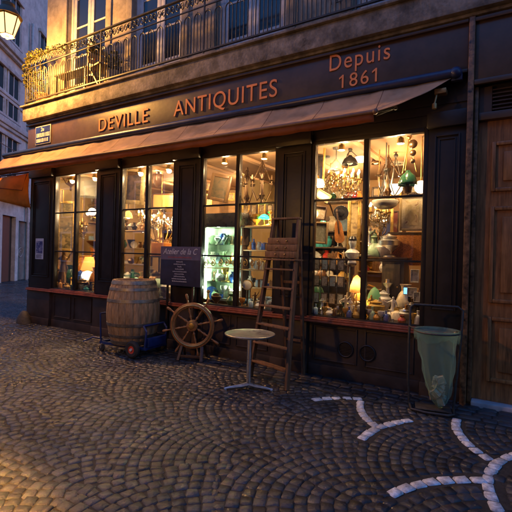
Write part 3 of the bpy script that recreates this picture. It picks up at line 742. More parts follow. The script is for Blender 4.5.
# ------------------------------------------------------------------ barrel on its hand cart
def build_barrel():
    cx, cy, zb = -5.31, -.62, .17
    t = thing('barrel', 'big oak wine barrel with metal hoops standing on the blue hand cart', 'barrel', (cx, cy, zb), .4)
    H, r0, r1 = 1.03, .335, .425
    def rad(z): u = (z / H - .5) * 2; return r1 - (r1 - r0) * abs(u) ** 1.9
    m = MB(); n = 22
    for k in range(n):   # staves with small grooves between
        a0 = 2 * math.pi * k / n; rows = []
        for i in range(13):
            z = H * i / 12; r = rad(z); row = []
            for f, dr in ((.0, -.006), (.06, 0), (.5, .004), (.94, 0), (1.0, -.006)):
                a = a0 + 2 * math.pi / n * f; row.append(m.bm.verts.new(((r + dr) * math.cos(a), (r + dr) * math.sin(a), z)))
            rows.append(row)
        for i in range(12):
            for j in range(4): m.bm.faces.new((rows[i][j], rows[i][j + 1], rows[i + 1][j + 1], rows[i + 1][j]))
    for z, s_ in ((0, -1), (H, 1)):
        m.lathe([(r0 - .005, z), (r0 - .035, z), (r0 - .04, z - s_ * .04)], 44)
    m.build('staves', oak, t, 50)
    MB().lathe([(0, H - .04), (r0 - .032, H - .04)], 40).lathe([(0, .04), (r0 - .032, .04)], 40).build('head', oak, t)
    for z, h in ((.012, .055), (.12, .045), (.30, .05), (.68, .05), (.865, .045), (.963, .055)):
        MB().lathe([(rad(z) - .004, z), (rad(z) + .008, z), (rad(z + h / 2) + .009, z + h / 2), (rad(z + h) + .008, z + h), (rad(z + h) - .004, z + h)], 44).build('hoop', hoop_m, t)
    # cart
    t = thing('hand_cart', 'blue steel hand cart with red hubbed wheels under the wine barrel', 'cart', (cx, cy, 0), R(4))
    m = MB(); z = .145
    for y in (-.23, .23): m.bar((-.5, y, z), (.5, y, z), .035, .035)
    for x in (-.48, -.18, .18, .48): m.bar((x, -.23, z + .002), (x, .23, z + .002), .03, .03)
    for y in (-.24, .24):
        m.tube([(.47, y, z), (.50, y, .42), (.44, y, .50)], .016, 8); m.tube([(-.47, y, z), (-.50, y, .62)], .014, 8)
    m.tube([(.44, -.24, .50), (.44, .24, .50)], .016, 8); m.tube([(.485, -.24, .3), (.485, .24, .3)], .012, 8); m.tube([(-.5, -.24, .62), (-.5, .24, .62)], .014, 8)
    m.box(.44, .52, -.2, .2, .17, .3, .006)
    m.build('frame', blue_steel, t)
    MB().tube([(-.48, -.2, .2), (-.62, -.26, .22), (-.78, -.33, .14)], [.014, .014, .011], 8).build('drawbar', blue_steel, t)
    MB().tube([(.30, -.36, .135), (.30, .36, .135)], .014, 8).build('axle', steel, t)
    for y in (-.32, .32):
        w_ = link('wheel', MB().lathe([(.06, -.035), (.105, -.04), (.13, -.022), (.135, 0), (.13, .022), (.105, .04), (.06, .035)], 28).mesh('tyre', tyre), t); place(w_, (.30, y, .136), (R(90), 0, 0))
        MB().lathe([(0, -.03), (.02, -.034), (.03, -.028), (.058, -.03), (.066, -.036), (.066, .036), (.058, .03), (.03, .028), (.02, .034), (0, .03)], 24).build('rim', red_rim, w_)
        h = MB().lathe([(0, -.05), (.022, -.05), (.022, .05), (0, .05)], 12).build('hub', M('pale_hub', (.6, .58, .5), .4), w_)
    for y in (-.24, .24):
        c = MB(); c.lathe([(0, -.02), (.045, -.02), (.056, 0), (.045, .02), (0, .02)], 20, (0, 0, 0), Matrix.Rotation(R(90), 4, 'X'))
        w_ = c.build('caster', tyre, t); w_.location = (-.44, y, .057)
        MB().bar((0, -.03, 0), (0.01, -.03, .075), .02, .006).bar((0, .03, 0), (.01, .03, .075), .02, .006).box(-.005, .025, -.032, .032, .072, .08).build('fork', steel, w_)
build_barrel()

# ------------------------------------------------------------------ ship wheel
def build_wheel():
    Y = -.42; P = at(192.5, 325.5, Y)
    t = thing('ship_wheel', 'varnished wooden ship steering wheel with eight spokes on a low stand', 'ship wheel', (P.x, P.y, 0), R(22))
    zc = P.z; RX = Matrix.Rotation(R(90), 4, 'X')
    def prof(ri, ro, h): return [(ri, -h), (ri + .01, -h - .006), (ro - .01, -h - .006), (ro, -h), (ro, h), (ro - .01, h + .006), (ri + .01, h + .006), (ri, h), (ri, -h)]
    a = MB().lathe(prof(.285, .355, .024), 48, (0, 0, zc), RX).lathe(prof(.30, .335, .034), 48, (0, 0, zc), RX).build('rim', varnish, t)
    MB().tube([(.318 * math.cos(R(q)), -.042, zc + .318 * math.sin(R(q))) for q in range(0, 360, 8)], .005, 5, True).build('inlay_ring', brass, a)
    h = MB().lathe([(0, -.05), (.05, -.05), (.085, -.035), (.088, .035), (.05, .05), (0, .05)], 24, (0, 0, zc), RX).build('hub', varnish, t)
    MB().lathe([(0, .062), (.02, .062), (.045, .056), (.05, .05), (0, .05)], 20, (0, 0, zc), Matrix.Rotation(R(90), 4, 'X')).build('cap', brass, h)
    for k in range(8):
        an = R(k * 45 + 13); m = Matrix.Translation((0, 0, zc)) @ Matrix.Rotation(-an, 4, 'Y') @ Matrix.Rotation(R(90), 4, 'Y')
        pr = [(0, .07), (.016, .07), (.014, .11), (.022, .135), (.013, .16), (.013, .2), (.021, .225), (.014, .25), (.016, .285)]
        MB().lathe(pr, 12, (0, 0, 0), m).build('spoke', varnish, t)
        pr = [(.012, .357), (.017, .365), (.011, .385), (.014, .41), (.022, .45), (.021, .485), (.012, .50), (0, .503)]
        MB().lathe(pr, 12, (0, 0, 0), m).build('handle', varnish, t)
    m = MB()
    for x in (-.16, .16): m.bar((x * 1.15, -.10, 0), (x, .0, zc - .33), .035, .045, .006).bar((x * 1.15, .22, 0), (x, .05, zc - .2), .03, .04, .006)
    m.bar((-.2, -.07, .06), (.2, -.07, .06), .03, .04, .005).box(-.03, .03, .056, .10, 0, zc, .006); m.build('stand', dark_wood, t)
build_wheel()

# ------------------------------------------------------------------ bistro table
def build_table():
    cx, cy = -2.72, -1.13
    t = thing('bistro_table', 'small round bistro table with a worn metal top on one steel column', 'table', (cx, cy, 0), 0); zt = .685
    MB().lathe([(0, zt - .02), (.295, zt - .02), (.308, zt - .015), (.312, zt - .006), (.312, zt + .002), (.306, zt + .006), (.298, zt + .002), (0, zt + .0)], 48).build('tabletop', tabletop_m, t)
    MB().lathe([(0, zt - .045), (.09, zt - .04), (.09, zt - .022), (0, zt - .022)], 20).build('top_bracket', steel, t)
    MB().lathe([(0, .03), (.03, .03), (.03, zt - .046), (0, zt - .046)], 18).build('column', steel, t)
    for a in (20, 222, 121):
        f = MB(); m = Matrix.Rotation(R(a), 4, 'Z')
        A = [(.02, .035, .07), (.02, .028, .05), (.12, .026, .045), (.24, .022, .03)]
        pts = [m @ Vector(p) for p in ((.0, 0, .06), (.09, 0, .042), (.22, 0, .028), (.3, 0, .016))]
        f.tube(pts, [.034, .028, .02, .014], 10); f.lathe([(0, 0), (.02, 0), (.02, .012), (0, .012)], 12, m @ Vector((.285, 0, 0))); f.build('foot', steel, t)
build_table()

# ------------------------------------------------------------------ step ladder
def build_ladder():
    B = Vector((-2.66, -.75, 0))
    t = thing('step_ladder', 'old wooden step ladder with worn treads standing open against the shopfront', 'ladder', B)
    FEET = (Vector((-3.0, -.64, 0)) - B, Vector((-2.32, -.88, 0)) - B); TOPS = (Vector((-2.83, -.37, 2.15)) - B, Vector((-2.44, -.40, 2.15)) - B)
    REAR = (Vector((-2.70, -.11, 0)) - B, Vector((-2.44, -.13, 0)) - B)
    def L(z, k): u = z / 2.15; return FEET[k].lerp(TOPS[k], u)
    for k in (0, 1): MB().bar(FEET[k], TOPS[k], .072, .028, .005, up=TOPS[1] - TOPS[0]).build('rail', ladder_wood, t)
    for z in (.22, .47, .72, .97, 1.22, 1.47):
        a, b = L(z, 0), L(z, 1); MB().bar(a, b, .11, .022, .005).build('tread', ladder_wood, t)
    m = MB(); n = (TOPS[1] - TOPS[0]).normalized(); f = Vector((n.y, -n.x, 0))
    for k in range(3):
        z = 1.67 + k * .092; a, b = L(z, 0) + f * (.055 - k * .008) - n * .03, L(z, 1) + f * (.055 - k * .008) + n * .03
        m.bar(a, b, .022, .086, .005)
    a, b = L(1.60, 0) - n * .03, L(1.60, 1) + n * .03; m.bar(a - f * .02, b - f * .02, .2, .022, .005)
    o = m.build('bucket_shelf', ladder_wood, t)
    m = MB()
    for k in range(3):
        for u in (.33, .67):
            z = 1.67 + k * .092; m.ball(L(z, 0).lerp(L(z, 1), u) + f * (.072 - k * .008), .012, 8)
    m.build('bolt', brass, o)
    MB().bar(TOPS[0] - n * .02 + Vector((0, 0, .014)), TOPS[1] + n * .02 + Vector((0, 0, .014)), .09, .026, .006).build('top_bar', ladder_wood, t)
    up_ = (TOPS[0] - n * -.03 - f * .07, TOPS[1] - n * .03 - f * .07)
    for k in (0, 1): MB().bar(REAR[k], up_[k], .045, .026, .005, up=n).build('rear_leg', ladder_wood, t)
    for u in (.22, .6): MB().bar(REAR[0].lerp(up_[0], u), REAR[1].lerp(up_[1], u), .024, .035, .004).build('rear_brace', ladder_wood, t)
build_ladder()

# ------------------------------------------------------------------ bin bag on its stand
def build_bin():
    t = thing('bag_stand', 'dark tubular steel litter bag stand beside the carriage door', 'bin stand', (-.69, -.47, 0), R(12))
    m = MB(); w_, r = .28, .014; H = 1.13
    m.tube([(-w_ + .02, 0.02, .02), (-w_ + .0, .0, .3), (-w_ - .0, .05, .75), (-w_ + .01, .1, H - .03), (-w_ + .05, .11, H), (w_ - .05, .11, H), (w_, .1, H - .04), (w_ - .02, .06, .75), (w_ - .06, .03, .3), (w_ - .08, .02, .02)], r, 10)
    m.tube([(-w_ + .02, .02, .02), (-w_ + .04, -.2, .02), (-.1, -.25, .02), (.12, -.25, .02), (w_ - .1, -.2, .02), (w_ - .08, .02, .02)], r, 10)
    m.build('frame', iron, t)
    m = MB(); zr = .885; rr = .225
    m.tube([(rr * math.cos(R(a)), -.13 + rr * math.sin(R(a)), zr - .01) for a in range(0, 360, 15)], .009, 8, True); m.tube([(-rr, -.13, zr), (-w_ , .07, zr)], .01, 6); m.tube([(rr, -.13, zr), (w_ - .01, .075, zr)], .01, 6)
    m.build('hoop', iron, t)
    MB().box(-.2, .16, -.22, .0, .032, .045, .004).build('base_plate', iron, t)
    # bag
    bm_ = bpy.data.materials.new('translucent_green_bag'); bm_.use_nodes = True; n = bm_.node_tree.nodes; l = bm_.node_tree.links; pb = n['Principled BSDF']
    pb.inputs['Base Color'].default_value = (.4, .54, .46, 1); pb.inputs['Roughness'].default_value = .2
    tr = n.new('ShaderNodeBsdfTransparent'); tr.inputs['Color'].default_value = (.78, .92, .84, 1); tl = n.new('ShaderNodeBsdfTranslucent'); tl.inputs['Color'].default_value = (.45, .7, .58, 1)
    m1 = n.new('ShaderNodeMixShader'); m1.inputs[0].default_value = .4; l.new(pb.outputs[0], m1.inputs[1]); l.new(tl.outputs[0], m1.inputs[2])
    m2 = n.new('ShaderNodeMixShader'); m2.inputs[0].default_value = .72; l.new(m1.outputs[0], m2.inputs[1]); l.new(tr.outputs[0], m2.inputs[2]); l.new(m2.outputs[0], n['Material Output'].inputs['Surface'])
    t2 = thing('bin_bag', 'translucent green bin bag with a little litter hanging from the stand hoop', 'bag', (-.69 + .027, -.47 - .127, 0), R(12))
    m = MB(); rings = []; rnd = random.Random(2); seg = 72
    prof = [(.225, zr - .10), (.235, zr - .05), (.236, zr - .0), (.232, zr + .012), (.222, zr + .008), (.2, zr - .05), (.185, .76), (.178, .66), (.165, .56), (.152, .46), (.135, .36), (.12, .27), (.1, .19), (.07, .12), (.035, .07), (.015, .05)]
    f1 = [rnd.uniform(-1, 1) for _ in range(seg)]; f2 = [rnd.uniform(-1, 1) for _ in range(seg)]
    for i, (r_, z) in enumerate(prof):
        k = min(1, max(0, i - 3) / 4) * min(1, r_ / .1); off = .05 * max(0, (.75 - z)) / .7; row = []
        for q in range(seg):
            th = 2 * math.pi * q / seg
            dr = k * (.007 * f1[q] * (1 - i / 16) + .004 * f2[(q + i) % seg] + .010 * math.sin(th * 9 + z * 5) + .006 * math.sin(th * 5 - z * 21) + .003 * math.sin(z * 47 + th * 3))
            zz = z + (.02 * f1[q] + .02 * math.sin(th * 4) if i == 0 else 0)
            row.append(m.bm.verts.new(((r_ + dr) * math.cos(th) + off, (r_ + dr) * .9 * math.sin(th), zz)))
        rings.append(row)
    for A, B in zip(rings, rings[1:]):
        for q in range(seg): m.bm.faces.new((A[q], A[(q + 1) % seg], B[(q + 1) % seg], B[q]))
    m.bm.faces.new(rings[-1]); m.build('bag', bm_, t2, 45)
    m = MB()
    for k in range(14):
        a = rnd.random() * 6.28; r_ = rnd.uniform(.0, .06); c = (.04 + r_ * math.cos(a), r_ * math.sin(a), .13 + .018 * k)
        m.box(-.035, .035, -.025, .03, -.03, .035, .008, Matrix.Translation(c) @ Euler((rnd.random() * 3, rnd.random() * 3, 0)).to_matrix().to_4x4())
    m.build('litter', picture_mat('litter_paper', [(.5, .2, .1), (.6, .5, .4), (.2, .25, .2)], 12, 4), t2)
build_bin()

# ------------------------------------------------------------------ balcony things
def leaves(mb, c, rad, n, size, rnd, droop=0.0):
    for _ in range(n):
        while True:
            p = Vector((rnd.uniform(-1, 1), rnd.uniform(-1, 1), rnd.uniform(-1, 1)))
            if p.length < 1: break
        q = Vector(c) + Vector((p.x * rad[0], p.y * rad[1], p.z * rad[2])); s_ = size * rnd.uniform(.6, 1.3)
        e = Euler((rnd.uniform(-.9, .9), rnd.uniform(-.9, .9), rnd.random() * 6.28)).to_matrix()
        a, b, c2, d = e @ Vector((0, -s_, 0)), e @ Vector((s_ * .5, 0, s_ * .12)), e @ Vector((0, s_, -s_ * .2)), e @ Vector((-s_ * .5, 0, s_ * .12))
        mb.quad(q + a, q + b, q + c2, q + d)
def build_balcony_things():
    rnd = random.Random(11); leaf = M('vine_leaf', (.065, .065, .016), .5, 0, .5, 30)
    t = thing('balcony_plant', 'leafy climbing plant trained along the left end of the balcony railing', 'plant', (XL + .25, .03, 4.84))
    MB().lathe([(0, 0), (.11, 0), (.15, .26), (.165, .27), (.165, .3), (.14, .3), (.13, .26), (0, .25)], 20).build('pot', M('terracotta', (.4, .16, .07), .8), t)
    m = MB()
    for k in range(6):
        a = rnd.random() * 6; m.tube([(0, 0, .26), (.1 * math.cos(a) - .05, .1 * math.sin(a) - .1, .6), (.25 * math.cos(a) - .08, -.2 + .08 * math.sin(a), 1.0), (rnd.uniform(-.25, 1.1), -.24, 1.1)], [.012, .01, .008, .004], 5)
    m.build('stems', M('vine_stem', (.1, .07, .03), .8), t)
    m = MB()
    leaves(m, (.05, -.22, 1.06), (.36, .13, .14), 420, .030, rnd); leaves(m, (.6, -.24, 1.05), (.5, .08, .08), 190, .027, rnd); leaves(m, (1.2, -.22, 1.0), (.4, .06, .07), 50, .03, rnd)
    leaves(m, (-.22, -.2, .75), (.12, .14, .4), 320, .034, rnd); leaves(m, (.15, -.18, .55), (.3, .12, .3), 220, .03, rnd); leaves(m, (-.1, -.15, .2), (.2, .1, .2), 90, .04, rnd)
    m.build('foliage', leaf, t)
    # folding table
    P = at(74, 81, .12)
    t = thing('balcony_table', 'low brown wooden table on the balcony behind the railing', 'table', (at(74, 80, .0).x, .02, 4.84))
    zt = .55; m = MB()
    for k in range(5): m.box(-.52, .52, -.13 + k * .055, -.078 + k * .055, zt - .03, zt, .004)
    m.build('table_top', dark_wood, t)
    for x in (-.47, .47):
        for y in (-.1, .11): MB().box(x - .02, x + .02, y - .02, y + .02, 0, zt - .032).build('leg', dark_wood, t)
    MB().box(-.45, .45, -.02, .02, .25, .28).build('stretcher', dark_wood, t)
    t = thing('plant_pot', 'terracotta pot with a round clipped shrub beside the balcony table', 'potted plant', (at(93, 72, .0).x, .02, 4.84))
    MB().lathe([(0, 0), (.12, 0), (.16, .28), (.175, .3), (.14, .3), (0, .27)], 20).build('pot', M('dark_pot', (.12, .06, .03), .7), t)
    MB().tube([(0, 0, .27), (.01, 0, .72)], .018, 6).build('trunk', ladder_wood, t)
    m = MB(); leaves(m, (0, 0, .88), (.17, .17, .17), 420, .032, rnd); m.build('foliage', M('dark_leaf', (.05, .06, .02), .5, 0, .4, 30), t)
    t = thing('garden_chair', 'ochre painted folding chair on the balcony right of the round shrub', 'chair', (at(103, 72, .0).x, .0, 4.84), R(80))
    oc = M('ochre_chair_paint', (.42, .26, .06), .5)
    MB().box(-.2, .2, -.2, .2, .43, .46, .006).build('seat', oc, t); m = MB()
    for k in range(3): m.box(-.2, .2, .2, .22, .55 + k * .13, .64 + k * .13, .006)
    m.build('backrest', oc, t)
    for x in (-.19, .19): MB().bar((x, -.2, 0), (x, .18, .45), .025).bar((x, .23, 0), (x, .23, .93), .025).build('leg', oc, t)
    t = thing('plant_pot', 'grey pot with a small bush near the middle of the balcony', 'potted plant', (at(113, 66, .0).x, .02, 4.84))
    MB().lathe([(0, 0), (.12, 0), (.14, .3), (.15, .32), (.12, .32), (0, .28)], 20).build('pot', glaze('grey'), t)
    m = MB(); leaves(m, (0, 0, .5), (.16, .16, .24), 300, .035, rnd); m.build('foliage', M('grey_leaf', (.12, .13, .09), .6, 0, .4, 30), t)
    # bits at the foot of the left corner
    o = MB().lathe([(0, -.03), (.19, -.03), (.18, .06), (.14, .16), (.09, .24), (.05, .27), (0, .28)], 16, sx=1.0, sy=.8).build('corner_stone', M('worn_dark_stone', (.035, .032, .03), .7, 0, .4, 9, .5, 25)); o.location = (-9.27, -.16, 0)
    tag(o, 'low dark rounded guard stone at the foot of the left corner pilaster', 'guard stone')
build_balcony_things()

# ------------------------------------------------------------------ inside the shop: small makers (each makes ONE thing)
def face_mat(P, rz, tilt=0.0):
    return P, (0, tilt, rz)
CREAMS = [(.62, .52, .36), (.5, .38, .24), (.25, .17, .1)]
_pn = [0]
def pic(px, py, Y, wpx, hpx, frame, cols, label, rz=0.3, tilt=0.0, fw=.05, mount=None, cat='picture', name='framed_picture', scale=7, mirror=False, group=None, lean=0.0):
    P = at(px, py, Y); k = mpp(px, py, Y); W, H = wpx * k, hpx * k
    t = thing(name, label, cat, P, 0, group); t.rotation_euler = (lean, tilt, rz)
    f = MB(); d = .035
    for q in ((-W / 2, -W / 2 + fw, -H / 2, H / 2), (W / 2 - fw, W / 2, -H / 2, H / 2), (-W / 2 + fw, W / 2 - fw, -H / 2, -H / 2 + fw), (-W / 2 + fw, W / 2 - fw, H / 2 - fw, H / 2)):
        f.box(q[0], q[1], -d, .0, q[2], q[3], fw * .3)
    f.build('frame', frame, t)
    i = fw * .9
    if mount: MB().box(-W / 2 + i, W / 2 - i, -.012, -.006, -H / 2 + i, H / 2 - i).build('mount', mount, t); i += min(W, H) * .14
    _pn[0] += 1
    if mirror: mt = M('mirror_silver', (.8, .8, .78), .06, 1.0, .03, 3)
    else: mt = picture_mat('painted_canvas_%d' % _pn[0], cols, scale, _pn[0])
    MB().box(-W / 2 + i, W / 2 - i, -.016, -.0125, -H / 2 + i, H / 2 - i).build('mirror_glass' if mirror else 'canvas', mt, t)
    return t
PROF = {
 'vase': [(0, 0), (.2, 0), (.24, .03), (.4, .3), (.44, .48), (.3, .72), (.17, .82), (.2, .94), (.26, 1), (.2, .98), (.13, .84)],
 'jug': [(0, 0), (.26, 0), (.38, .2), (.42, .42), (.32, .66), (.25, .8), (.32, 1), (.27, .99), (.2, .8)],
 'bottle': [(0, 0), (.2, 0), (.22, .05), (.22, .58), (.16, .68), (.075, .75), (.07, .96), (.09, .97), (.09, 1), (0, 1)],
 'bowl': [(0, 0), (.3, 0), (.3, .1), (.6, .35), (.95, .9), (1.0, 1), (.95, 1), (.55, .38), (0, .2)],
 'goblet': [(0, 0), (.3, 0), (.3, .04), (.06, .1), (.05, .45), (.22, .58), (.32, .8), (.3, 1), (.27, 1), (.2, .62), (0, .55)],
 'candlestick': [(0, 0), (.34, 0), (.36, .05), (.12, .14), (.08, .3), (.14, .38), (.07, .48), (.07, .78), (.15, .84), (.2, .9), (.09, .91), (.09, 1), (0, 1)],
 'urn': [(0, 0), (.3, 0), (.3, .06), (.12, .14), (.2, .24), (.45, .5), (.48, .7), (.3, .8), (.36, .88), (.12, .95), (.06, 1), (0, 1)],
 'ginger_jar': [(0, 0), (.3, 0), (.5, .3), (.52, .55), (.36, .76), (.3, .78), (.34, .8), (.3, .92), (.07, .95), (.06, 1), (0, 1)],
 'teapot_body': [(0, 0), (.3, 0), (.55, .25), (.6, .5), (.4, .75), (.2, .8), (.06, .88), (.07, .97), (0, 1)],
 'carafe': [(0, 0), (.36, 0), (.4, .1), (.36, .35), (.14, .6), (.12, .8), (.18, .86), (.12, .9), (.1, 1), (0, 1)],
}
def pot(kind, colour, P, h, label, mat=None, wide=1.0, group=None):
    name = kind.replace('_body', '')
    pr = [(r * h * wide, z * h) for r, z in PROF[kind]]
    mt = mat or glaze(colour)
    if kind in ('jug', 'teapot_body', 'carafe'):
        t = thing(name, label, name.replace('_', ' '), P, random.uniform(-.8, .8), group)
        MB().lathe(pr, 18).build('body', mt, t)
        w_ = .42 * h * wide
        MB().tube([(w_ * .6, 0, h * .85), (w_ * 1.25, 0, h * .8), (w_ * 1.35, 0, h * .5), (w_ * .9, 0, h * .28)], h * .03, 6).build('handle', mt, t)
        if kind == 'teapot_body': MB().tube([(-w_ * 1.2, 0, h * .35), (-w_ * 1.8, 0, h * .6), (-w_ * 2.1, 0, h * .85)], [h * .09, h * .05, h * .035], 8).build('spout', mt, t)
        return t
    o = MB().lathe(pr, 18).build(name, mt); o.location = P; o.rotation_euler = (0, 0, random.random() * 6)
    return tag(o, label, name.replace('_', ' '), group)
def plate(colour, P, d, label, group=None):
    o = MB().lathe([(0, .012), (d * .3, .012), (d * .5, .03), (d * .5, .036), (d * .3, .02), (0, .02)], 24, (0, 0, 0), Matrix.Rotation(R(100), 4, 'X')).build('plate', glaze(colour)); o.location = P + Vector((0, 0, d / 2)); o.rotation_euler = (0, 0, .4)
    return tag(o, label, 'plate', group)
def book_row(P, n, h, label, cols):
    t = thing('book_row', label, 'books', P, .2); x = 0
    for k in range(n):
        w_ = random.uniform(.02, .045); hh = h * random.uniform(.8, 1); MB().box(x, x + w_ - .002, -.09, .05, 0, hh, .003).build('book', glaze(cols[k % len(cols)]), t); x += w_
    return t
def clock(colour, P, h, label):
    t = thing('mantel_clock', label, 'clock', P, .35)
    MB().box(-h * .4, h * .4, -h * .14, h * .14, 0, h * .12, .006).box(-h * .28, h * .28, -h * .11, h * .11, h * .123, h * .5, .01).disc((0, h * .11, h * .62), h * .33, h * .22, 24, 'y').build('case', glaze(colour), t)
    MB().disc((0, -h * .115, h * .62), h * .26, h * .02, 24, 'y').build('dial', M('clock_dial', (.75, .7, .6), .4), t)
    MB().bar((0, -h * .14, h * .62), (0, -h * .14, h * .82), .006, .003).bar((0, -h * .14, h * .62), (h * .12, -h * .14, h * .66), .006, .003).build('hands', glaze('black'), t)
    return t
def figure(P, h, mat, label, rz=0.0, pose=0, base=True, name='figurine', robe=None, group=None):
    t = thing(name, label, 'statue', P, rz, group); k = h / (1.9 if not base else 2.12); b = .2 if base else 0
    A = [[(-.5, 0, 1.25), (-.38, -.22, 1.05)], [(.42, 0, 1.75), (.5, 0, 2.05)]] if pose == 0 else ([[(-.28, -.05, 1.15), (-.05, -.25, 1.1)], [(.28, -.05, 1.15), (.05, -.25, 1.2)]] if pose == 1 else [[(-.45, -.1, 1.3), (-.7, -.2, 1.45)], [(.3, 0, 1.1), (.2, -.1, .9)]])
    pts = [(0, 0, .95), (0, -.02, 1.2), (0, 0, 1.45), (0, -.02, 1.58), (0, -.04, 1.72), (0, -.04, 1.8), (-.1, 0, .9), (-.13, -.06, .5), (-.14, .02, .08), (-.15, -.13, .03), (.1, 0, .9), (.15, .0, .5), (.2, .12, .08), (.22, -.02, .03),
           (-.2, 0, 1.42), A[0][0], A[0][1], (.2, 0, 1.42), A[1][0], A[1][1]]
    pts = [(x * k, y * k, (z + b) * k) for x, y, z in pts]
    ed = [(0, 1), (1, 2), (2, 3), (3, 4), (4, 5), (0, 6), (6, 7), (7, 8), (8, 9), (0, 10), (10, 11), (11, 12), (12, 13), (2, 14), (14, 15), (15, 16), (2, 17), (17, 18), (18, 19)]
    ra = [.14, .12, .15, .055, .10, .07, .1, .07, .045, .03, .1, .07, .045, .03, .065, .045, .03, .065, .045, .03]
    link('body', skin_mesh('statue_body', pts, ed, [r * k for r in ra], mat), t)
    if base: MB().lathe([(0, 0), (.36 * k, 0), (.38 * k, .05 * k), (.3 * k, .1 * k), (.28 * k, .2 * k), (0, .22 * k)], 20).build('plinth', mat, t)
    if robe: MB().lathe([(.36 * k, (.1 + b) * k), (.3 * k, (.4 + b) * k), (.2 * k, (.8 + b) * k), (.15 * k, (1.1 + b) * k), (.17 * k, (1.3 + b) * k)], 18).build('robe', robe, t)
    return t
def light_in(parent, loc, watt, col=(1, .68, .36), size=.04):
    L = bpy.data.lights.new('bulb_light', 'POINT'); L.energy = watt; L.color = col; L.shadow_soft_size = size
    o = bpy.data.objects.new('bulb_light', L); COL.objects.link(o); o.parent = parent; o.location = loc; return o
CEIL = 3.32
def pendant(px, py, Y, wpx, hpx, mat, label, shape='dome', lit=0.0, chains=1, col=(1, .68, .36), rodm=None):
    P = at(px, py, Y); k = mpp(px, py, Y); r = wpx * k / 2; h = hpx * k
    t = thing('pendant_lamp', label, 'hanging lamp', P)
    pr = {'dome': [(r, -h / 2), (r * .97, -h * .3), (r * .7, h * .15), (r * .28, h * .38), (r * .22, h * .5)],
          'bowl': [(0, -h / 2), (r * .5, -h * .42), (r * .85, -h * .1), (r, h * .4), (r * .96, h * .5)],
          'drum': [(r, -h / 2), (r, h / 2)],
          'globe': [(0, -h / 2), (r * .6, -h * .4), (r, 0), (r * .7, h * .35), (r * .2, h * .5)]}[shape]
    o = MB().lathe(pr, 28).build('lamp_shade', mat, t, 60); md = o.modifiers.new('thick', 'SOLIDIFY'); md.thickness = .004
    up = CEIL - P.z; rm = rodm or iron
    if chains == 1: MB().tube([(0, 0, h * .4), (0, 0, up)], .008, 6).lathe([(0, up - .04), (.05, up - .03), (.06, up)], 14).build('rod', rm, t)
    else:
        m = MB(); top = min(up - .02, h * 1.2 + .35)
        for c in range(chains):
            a = 2 * math.pi * c / chains + .4; m.tube([(r * .85 * math.cos(a), r * .85 * math.sin(a), h * .4), (0, 0, top)], .007, 5)
        m.tube([(0, 0, top), (0, 0, up)], .009, 6).ball((0, 0, top), .035, 8); m.build('chains', rm, t)
    if shape == 'dome': MB().ball((0, 0, -h * .2), .05).build('bulb', glow('warm_bulb', (1, .7, .38), 4 if lit else .02) if lit else M('milk_bulb', (.7, .68, .6), .3), t)
    if lit: light_in(t, (0, 0, -h * .35 if shape != 'bowl' else h * .6), lit, col)
    return t
def chandelier(px, py, Y, wpx, hpx, metal, label, arms=8, drops=14, lit=0.0, iron_style=False):
    P = at(px, py, Y); k = mpp(px, py, Y); r = wpx * k / 2; h = hpx * k
    t = thing('chandelier', label, 'chandelier', P); up = CEIL - P.z
    MB().lathe([(0, -h * .5), (.03, -h * .46), (.02, -h * .4), (.06, -h * .3), (.03, -h * .2), (.02, h * .1), (.05, h * .2), (.015, h * .3), (.01, h * .5)], 14).tube([(0, 0, h * .45), (0, 0, up)], .007, 6).build('stem', metal, t)
    for a_ in range(arms):
        a = 2 * math.pi * a_ / arms; c, s_ = math.cos(a), math.sin(a)
        m = MB(); m.tube([(0, 0, -h * .3), (r * .5 * c, r * .5 * s_, -h * .42), (r * .95 * c, r * .95 * s_, -h * .2), (r * c, r * s_, 0)], .009, 6)
        m.lathe([(.01, 0), (.045, .01), (.05, .02), (.014, .02), (.013, .1), (0, .1)], 10, (r * c, r * s_, 0)); am = m.build('arm', metal, t)
        if lit: MB().lathe([(0, .1), (.014, .11), (.018, .13), (.008, .16), (0, .17)], 8, (r * c, r * s_, 0)).build('bulb', glow('candle_bulb', (1, .76, .42), 9.0), am)
    if not iron_style:
        rnd = random.Random(int(px)); m = MB()
        for ring_, rr, z0, n in ((0, r * .98, -.02, drops * 2), (1, r * .7, -h * .3, drops * 2), (2, r * .4, -h * .48, drops), (3, r * .55, h * .12, drops), (4, r * .25, h * .35, drops // 2)):
            for q in range(n):
                a = 2 * math.pi * q / n + ring_; dz = rnd.uniform(.02, .09); s_ = rnd.uniform(.011, .02)
                m.lathe([(0, -s_ * 2.4), (s_, -s_ * .6), (s_ * .6, s_), (0, s_ * 1.6)], 5, (rr * math.cos(a), rr * math.sin(a), z0 - dz))
        for q in range(6):
            a = q * math.pi / 3; m2 = [(r * .95 * math.cos(a) * u, r * .95 * math.sin(a) * u, h * .35 * (1 - u) ** 2 - .06 * math.sin(u * 3.14)) for u in [i / 12 for i in range(1, 13)]]
            for p in m2: m.ball(p, .012, 5)
        m.build('crystals', crystal, t, 20)
    else:
        m = MB()
        for a_ in range(3):
            a = 2 * math.pi * a_ / 3; m.tube([(r * .9 * math.cos(a), r * .9 * math.sin(a), 0), (0, 0, h * .48)], .008, 5)
            for q in range(8): m.ball((r * .9 * math.cos(a) * q / 8, r * .9 * math.sin(a) * q / 8, h * .48 * (1 - q / 8)), .013, 5)
        m.build('chains', metal, t)
    if lit: light_in(t, (0, 0, .05), lit)
    return t
